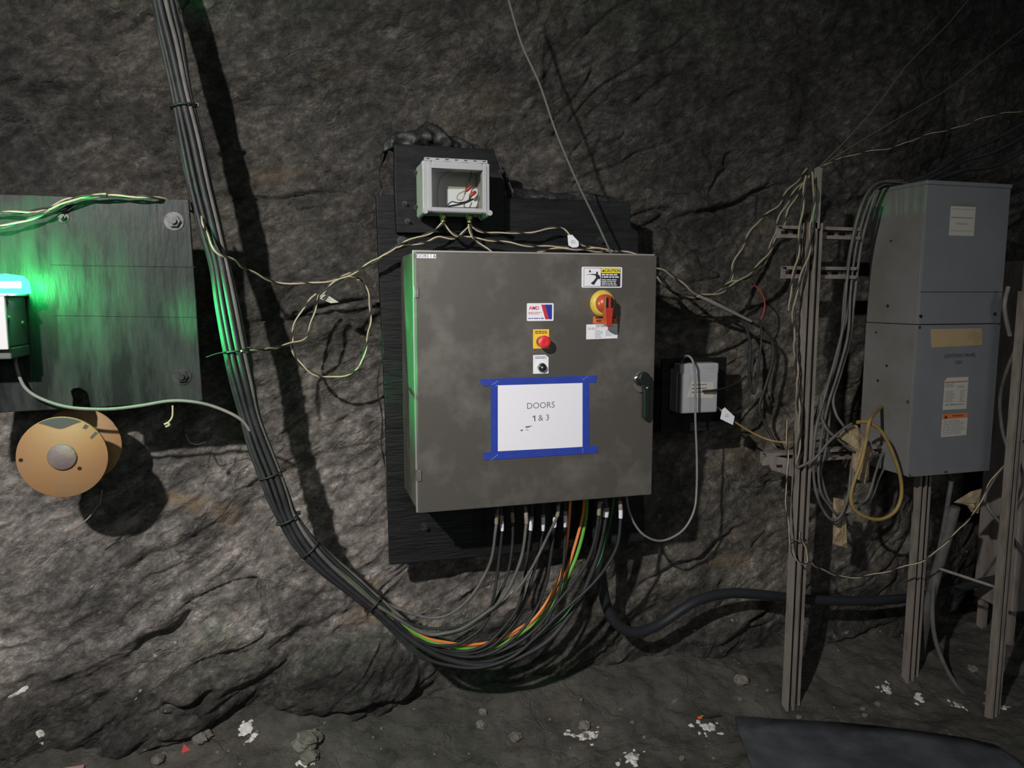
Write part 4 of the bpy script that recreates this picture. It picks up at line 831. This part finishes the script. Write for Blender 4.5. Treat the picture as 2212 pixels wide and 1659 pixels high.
# ------------------------------------------------------------------ yellow looped cable, cardboard, grey cables by the panel
s0 = side(1906, 876)
pts = [s0+Vector((.01, 0, 0)), s0+Vector((-.015, -.01, -.004))]+[P(u, v, 2.22) for u, v in ((1880, 905), (1871, 950), (1860, 1000), (1845, 1040), (1838, 1072), (1844, 1098), (1868, 1116), (1900, 1122), (1930, 1108), (1945, 1080), (1947, 1045), (1938, 1005), (1920, 960), (1900, 928), (1875, 912), (1852, 912))]
tag(MB('yellow_cable').tube(catmull(pts, 10), .0068, 10).obj('yellow_cable'), 'thick yellow cable looping from the side of the grey panel', 'cable')
grey = [
 ([(1960, 396, 2.40), (1905, 393, 2.36), (1872, 420, 2.33), (1845, 500, 2.32), (1830, 600, 2.32), (1822, 700, 2.31), (1803, 780, 2.30), (1780, 860, 2.30), (1762, 930, 2.29), (1757, 1000, 2.28), (1762, 1060, 2.27), (1780, 1105, 2.27), (1800, 1124, 2.27), (1818, 1110, 2.27), (1832, 1070, 2.27), (1840, 1000, 2.30), (1850, 960, 2.34)], 'grey cable from the panel top, longest and leftmost hanging coil'),
 ([(1965, 402, 2.42), (1912, 398, 2.38), (1880, 430, 2.35), (1852, 520, 2.34), (1838, 620, 2.34), (1832, 720, 2.33), (1812, 800, 2.32), (1790, 870, 2.31), (1775, 940, 2.31), (1768, 1010, 2.30), (1772, 1060, 2.3), (1790, 1090, 2.3), (1812, 1112, 2.3), (1835, 1080, 2.3), (1860, 1000, 2.34)], 'grey cable just inside the leftmost hanging coil by the panel'),
 ([(1950, 390, 2.44), (1898, 396, 2.40), (1862, 440, 2.37), (1838, 530, 2.36), (1824, 640, 2.36), (1818, 720, 2.35), (1806, 790, 2.34), (1795, 850, 2.34), (1790, 920, 2.33), (1784, 970, 2.33), (1775, 1004, 2.33), (1774, 1030, 2.33), (1790, 1080, 2.33), (1812, 1098, 2.33)], 'grey cable hanging in the middle of the bundle beside the panel'),
 ([(1880, 425, 2.38), (1855, 500, 2.38), (1840, 600, 2.38), (1830, 680, 2.37), (1800, 790, 2.35), (1775, 860, 2.33), (1755, 920, 2.31), (1735, 975, 2.29), (1722, 1004, 2.28), (1728, 1008, 2.26), (1760, 990, 2.25), (1790, 955, 2.25), (1820, 928, 2.25), (1840, 915, 2.25)], 'grey cable crossing from the bundle to the first post and back'),
 ([(1890, 420, 2.34), (1862, 520, 2.35), (1846, 640, 2.35), (1836, 730, 2.35), (1815, 810, 2.33), (1800, 860, 2.32), (1806, 895, 2.30), (1822, 920, 2.28), (1840, 950, 2.28)], 'grey cable ending at the cardboard beside the panel'),
 ([(1775, 855, 2.30), (1772, 890, 2.30), (1785, 925, 2.28), (1805, 945, 2.27), (1830, 965, 2.27), (1845, 975, 2.27)], 'short grey cable slanting into the cardboard lump'),
 ([(1930, 960, 2.40), (1905, 985, 2.34), (1892, 1020, 2.30), (1880, 1060, 2.29), (1868, 1082, 2.29), (1845, 1088, 2.29)], 'grey cable behind the yellow loop, upper right'),
 ([(1925, 985, 2.40), (1900, 1030, 2.33), (1885, 1070, 2.31), (1862, 1095, 2.31), (1838, 1110, 2.31), (1815, 1115, 2.3)], 'grey cable behind the yellow loop, lower right'),
 ([(1845, 1010, 2.29), (1836, 1060, 2.28), (1825, 1100, 2.28), (1808, 1128, 2.28), (1798, 1120, 2.28)], 'short thick grey cable curling under the cardboard'),
]
for p_, lb in grey: cable('grey_cable', p_, .0052 if 'thick' not in lb else .0075, 'cable_dusty_lit', lb)
def crumple(px, Y, label, th=.02, sd=0, name='cardboard_scrap'):
    pl = Q(px, Y); cx_ = sum(p[0] for p in pl)/len(pl); cz_ = sum(p[1] for p in pl)/len(pl); vs = []; fs = []; r_ = random.Random(sd)
    n = len(pl); rings = 4
    for k in range(rings+1):
        s_ = k/rings
        for (x, z) in pl: vs.append((cx_+(x-cx_)*s_, Y-th*(1-s_*s_)+r_.uniform(-.006, .006), cz_+(z-cz_)*s_+r_.uniform(-.002, .002)))
    for k in range(rings):
        for i in range(n): fs.append((k*n+i, k*n+(i+1) % n, (k+1)*n+(i+1) % n, (k+1)*n+i))
    b0 = len(vs); vs += [(x, Y+.004, z) for x, z in pl]
    for i in range(n): fs.append((rings*n+i, rings*n+(i+1) % n, b0+(i+1) % n, b0+i))
    fs.append(tuple(range(b0, b0+n)))
    return tag(MB('cardboard').add(vs, fs).obj(name), label, 'cardboard')
crumple([(1826, 920), (1850, 918), (1864, 935), (1868, 960), (1888, 975), (1886, 990), (1876, 998), (1878, 1035), (1866, 1046), (1852, 1034), (1842, 1010), (1843, 975), (1832, 960), (1812, 945)], 2.285, 'torn cardboard lump caught in the cables beside the grey panel', .03, 1)
crumple([(1802, 1075), (1825, 1080), (1830, 1120), (1832, 1184), (1815, 1180), (1800, 1174), (1802, 1140), (1800, 1110)], 2.32, 'narrow torn cardboard strip hanging below the grey cable coil', .008, 2)
crumple([(2063, 1086), (2100, 1062), (2122, 1056), (2121, 1085), (2112, 1108), (2100, 1107), (2090, 1092)], 2.22, 'torn cardboard triangle under the bottom of the grey panel', .008, 3)
# ------------------------------------------------------------------ things under and right of the panel
cable('conduit', [(2062, 1095, 2.24), (2045, 1160, 2.26), (2025, 1230, 2.30), (2005, 1310, 2.34), (1992, 1380, 2.40), (1985, 1425, 2.44)], .021, 'cable_dusty_lit', 'thick dusty conduit slanting down behind the second post', 'conduit', n=14)
cable('floor_cable', [(2055, 1040, 2.24), (2040, 1130, 2.26), (2020, 1240, 2.3), (2014, 1310, 2.3), (2018, 1370, 2.29), (2035, 1425, 2.27), (2062, 1475, 2.24), (2090, 1505, 2.22), (2112, 1512, 2.20)], .009, 'cable_dusty_lit', 'dusty cable curving down from the grey panel to the floor')
s_ = MB('galvanised').cyl(P(2028, 1228, 2.22), P(2156, 1270, 2.10), .006, 10).obj('brace_rod'); tag(s_, 'thin metal brace rod between the second and third posts', 'rod')
cable('upper_side_cable', [(2178, 620, 2.16), (2170, 660, 2.15), (2176, 700, 2.15), (2182, 725, 2.15)], .008, 'cable_grey', 'short pale cable end beside the upper right edge of the grey panel')
cable('side_cable', [(2200, 740, 2.16), (2175, 800, 2.2), (2160, 860, 2.24), (2165, 930, 2.24), (2180, 990, 2.2), (2150, 1030, 2.15), (2128, 1080, 2.15), (2165, 1135, 2.1), (2210, 1190, 2.1)], .007, 'cable_dusty_lit', 'dusty cable kinking down past the right edge of the grey panel')
cable('roof_string', [(1770, 360, 2.35), (1830, 300, 2.35), (1900, 220, 2.36), (1960, 140, 2.36), (2040, 60, 2.36), (2100, -10, 2.36)], .0020, 'string', 'steeper faint string rising right from the post head', 'string')
cable('roof_string', [(1765, 365, 2.33), (1850, 310, 2.33), (1950, 250, 2.33), (2050, 190, 2.33), (2150, 110, 2.33), (2240, 40, 2.33)], .0018, 'string', 'shallower faint string rising right from the post head', 'string')
for k, (dy, lb) in enumerate(((0, 'highest'), (18, 'middle'), (38, 'lowest'))):
    cable('dark_overhead_cable', [(1900+k*20, 405, 2.44), (2000, 380+dy*.4, 2.46), (2080, 330+dy, 2.46), (2150, 300+dy*1.5, 2.44), (2240, 250+dy*1.6, 2.4)], .009, 'cable_black', '%s of three dark cables over the top of the grey panel' % lb)
a = P(2192, 900, 2.4)
eb = thing('steel_housing', 'dim grey steel housing on legs at the right edge of the photo', 'housing', (a.x+.2, 2.5, floor_z(a.x+.2, 2.5)))
a2 = P(2186, 1325, 2.42); hz = P(2184, 560, 2.42).z
MB('galvanised').box(a2.x, a2.x+.5, 2.42, 2.62, a2.z, hz).obj('shell', eb, .006)
for xx in (a2.x+.03, a2.x+.47):
    for yy in (2.45, 2.59): MB('galvanised').box(xx-.015, xx+.015, yy-.015, yy+.015, floor_z(xx, yy)-.01, a2.z).obj('leg', eb)

# ------------------------------------------------------------------ floor things
# black rubber mat
pm = [PF(u, v) for u, v in ((1588, 1566), (1700, 1564), (1800, 1570), (1900, 1580), (2000, 1590), (2090, 1603), (2150, 1618), (2200, 1650))]
rows = 12; vs = []; fs = []
near = [Vector((1.47+.2*k*1.15, 1.50+.0*k, 0)) for k in range(len(pm))]
sidep = PF(1620, 1659); dirv = (sidep-pm[0]).normalized()
for r_ in range(rows+1):
    for k, p in enumerate(pm):
        q = p+Vector((dirv.x, dirv.y, 0))*(r_/rows*.75); vs.append((q.x, q.y, max(floor_z(q.x, q.y), floor_z(q.x+.05, q.y), floor_z(q.x, q.y+.04))+.016))
K = len(pm)
for r_ in range(rows):
    for k in range(K-1): fs.append((r_*K+k, r_*K+k+1, (r_+1)*K+k+1, (r_+1)*K+k)[::-1])
mo = MB('mat_rubber').add(vs, fs, True).obj('rubber_mat'); so = mo.modifiers.new('thickness', 'SOLIDIFY'); so.thickness = .010; so.offset = -1
tag(mo, 'black rubber mat lying on the floor at the lower right', 'mat')
def stone(c, r, sd, label, m='stone', cat='stone', sq=(1, 1, .7), group=None, name='stone'):
    r_ = random.Random(sd); n, k = 10, 14; vs = []; fs = []
    for i in range(n+1):
        th = math.pi*i/n
        for j in range(k):
            ph = 2*math.pi*j/k; d = Vector((math.sin(th)*math.cos(ph), math.sin(th)*math.sin(ph), math.cos(th)))
            w_ = 1+.35*float(fbm(np.array([d.x*1.4+d.z+sd]), np.array([d.y*1.4-d.z+sd*.7]), 3, 90)[0])
            vs.append((c[0]+d.x*r*w_*sq[0], c[1]+d.y*r*w_*sq[1], c[2]+d.z*r*w_*sq[2]))
    for i in range(n):
        for j in range(k): fs.append((i*k+j, (i+1)*k+j, (i+1)*k+(j+1) % k, i*k+(j+1) % k))
    return tag(MB(m).add(vs, fs).obj(name), label, cat, group)
def on_floor(u, v, up=0.): p = PF(u, v); return (p.x, p.y, p.z+up)
for (u, v, r_, lb) in ((435, 1590, .030, 'rounded grey stone beside the red scrap on the floor'), (665, 1592, .045, 'large angular grey stone on the floor left of centre'), (668, 1640, .030, 'grey stone with a white crust near the bottom edge, left of centre'), (342, 1645, .022, 'grey stone by the bottom edge left of the red scrap'), (1600, 1474, .028, 'pale rounded stone on the dirt left of the first post'), (1115, 1556, .020, 'dark stone on the floor below the lowest dip of the cables'), (1262, 1546, .020, 'dark stone just above the big white salt crust'), (1043, 1540, .016, 'small dark stone at the wall foot below the cable dip'), (1040, 1568, .018, 'small grey stone in front of the wall foot below the cable dip'), (2100, 1448, .02, 'small dark stone right of the floor cable')):
    stone(on_floor(u, v, r_*.35), r_, u, lb)
rr_ = random.Random(3)
for k in range(46):
    u = rr_.uniform(20, 2150); v = rr_.uniform(1510, 1650)
    if u > 1560 and v > 1545: v = rr_.uniform(1490, 1550)
    q = .004+.008*rr_.random()**2; stone(on_floor(u, v, q*.4), q, 100+k, 'tiny dusty grey pebble scattered on the dirt floor', group='pebbles on the dirt floor', name='pebble')
def crust(u, v, ru, rv, label, sd):
    c = PF(u, v); e = PF(u+ru, v); f_ = PF(u, v+rv); RX = abs(e.x-c.x); RY = max(.03, abs(f_.y-c.y)); mb = MB('salt'); rg = random.Random(sd)
    for q in range(11):
        d = (0 if q == 0 else rg.uniform(.35, 1.5)); an = rg.uniform(0, 6.28); sc = .62 if q == 0 else rg.uniform(.10, .32)
        ox, oy = c.x+math.cos(an)*RX*d, c.y+math.sin(an)*RY*d; rx, ry = RX*sc, RY*sc; n = 20; k = 5; vs = []; fs = []
        for i in range(k+1):
            for j in range(n):
                a = 2*math.pi*j/n; w_ = 1+.55*float(fbm(np.array([math.cos(a)*1.1+sd+q]), np.array([math.sin(a)*1.1+sd-q]), 4, 95)[0]); s_ = i/k
                x = ox+math.cos(a)*rx*w_*s_; y = oy+math.sin(a)*ry*w_*s_
                vs.append((x, y, floor_z(x, y)+.007*(1-s_**3)*(.4+.6*sc)-.001+.003*float(perlin(np.array([x*60]), np.array([y*60]))[0])*(1-s_)))
        for i in range(k):
            for j in range(n): fs.append((i*n+j, (i+1)*n+j, (i+1)*n+(j+1) % n, i*n+(j+1) % n))
        mb.add(vs, fs, True)
    tag(mb.obj('salt_crust'), label, 'salt')
crust(1266, 1588, 34, 16, 'bright white salt crust on the floor below the cabinet', 1)
crust(1365, 1636, 26, 9, 'white salt crust right of the brightest one near the bottom edge', 2)
crust(1530, 1566, 22, 7, 'thin white salt crust just left of the rubber mat', 3)
crust(530, 1568, 28, 9, 'white salt crust at the wall foot left of the big stone', 4)
crust(655, 1640, 22, 8, 'white salt crust beside the bottom edge stones left of centre', 5)
crust(2068, 1524, 13, 6, 'small white salt crust left of the third post foot', 6)
crust(2163, 1527, 13, 7, 'small bright salt crust right of the third post foot', 7)
crust(1915, 1490, 14, 5, 'pale salt crust left of the second post foot', 8)
crust(1985, 1508, 16, 6, 'pale salt crust right of the second post foot', 9)
p = PF(401, 1622); tag(MB('red_scrap').add([(p.x-.014, p.y, p.z), (p.x+.016, p.y+.005, p.z+.002), (p.x-.006, p.y+.01, p.z+.026), (p.x, p.y+.02, p.z)], [(0, 1, 2), (1, 3, 2), (3, 0, 2), (0, 3, 1)]).obj('red_scrap'), 'small red scrap on the floor at the lower left', 'scrap')
p = PF(140, 1648); tag(MB('brick').box(p.x-.04, p.x+.05, p.y-.02, p.y+.02, p.z-.005, p.z+.02).obj('brick_piece', None, .004, loc=(0, 0, 0)), 'pinkish broken piece of stone at the bottom left edge', 'stone')
p = PF(1515, 1553); o = MB('cable_black').cyl((p.x, p.y, p.z+.006), (p.x+.075, p.y-.004, p.z+.006), .004, 8).m('orange').cyl((p.x-.014, p.y, p.z+.006), (p.x, p.y, p.z+.006), .0055, 10).obj('detonator_stub'); o.name = 'wire_stub'; tag(o, 'short black wire stub with an orange end left of the mat', 'scrap')
# white wall crust at the lower left edge
stone(tuple(PW(40, 1494, -.01)), .055, 7, 'bright white salt patch on the rock at the lower left edge', 'salt', 'salt', (1.1, .3, .30), name='salt_patch')
stone(tuple(PW(88, 1592, -.01)), .02, 9, 'small cream salt patch low on the rock at the lower left', 'salt', 'salt', (.8, .4, 1.2), name='salt_patch')
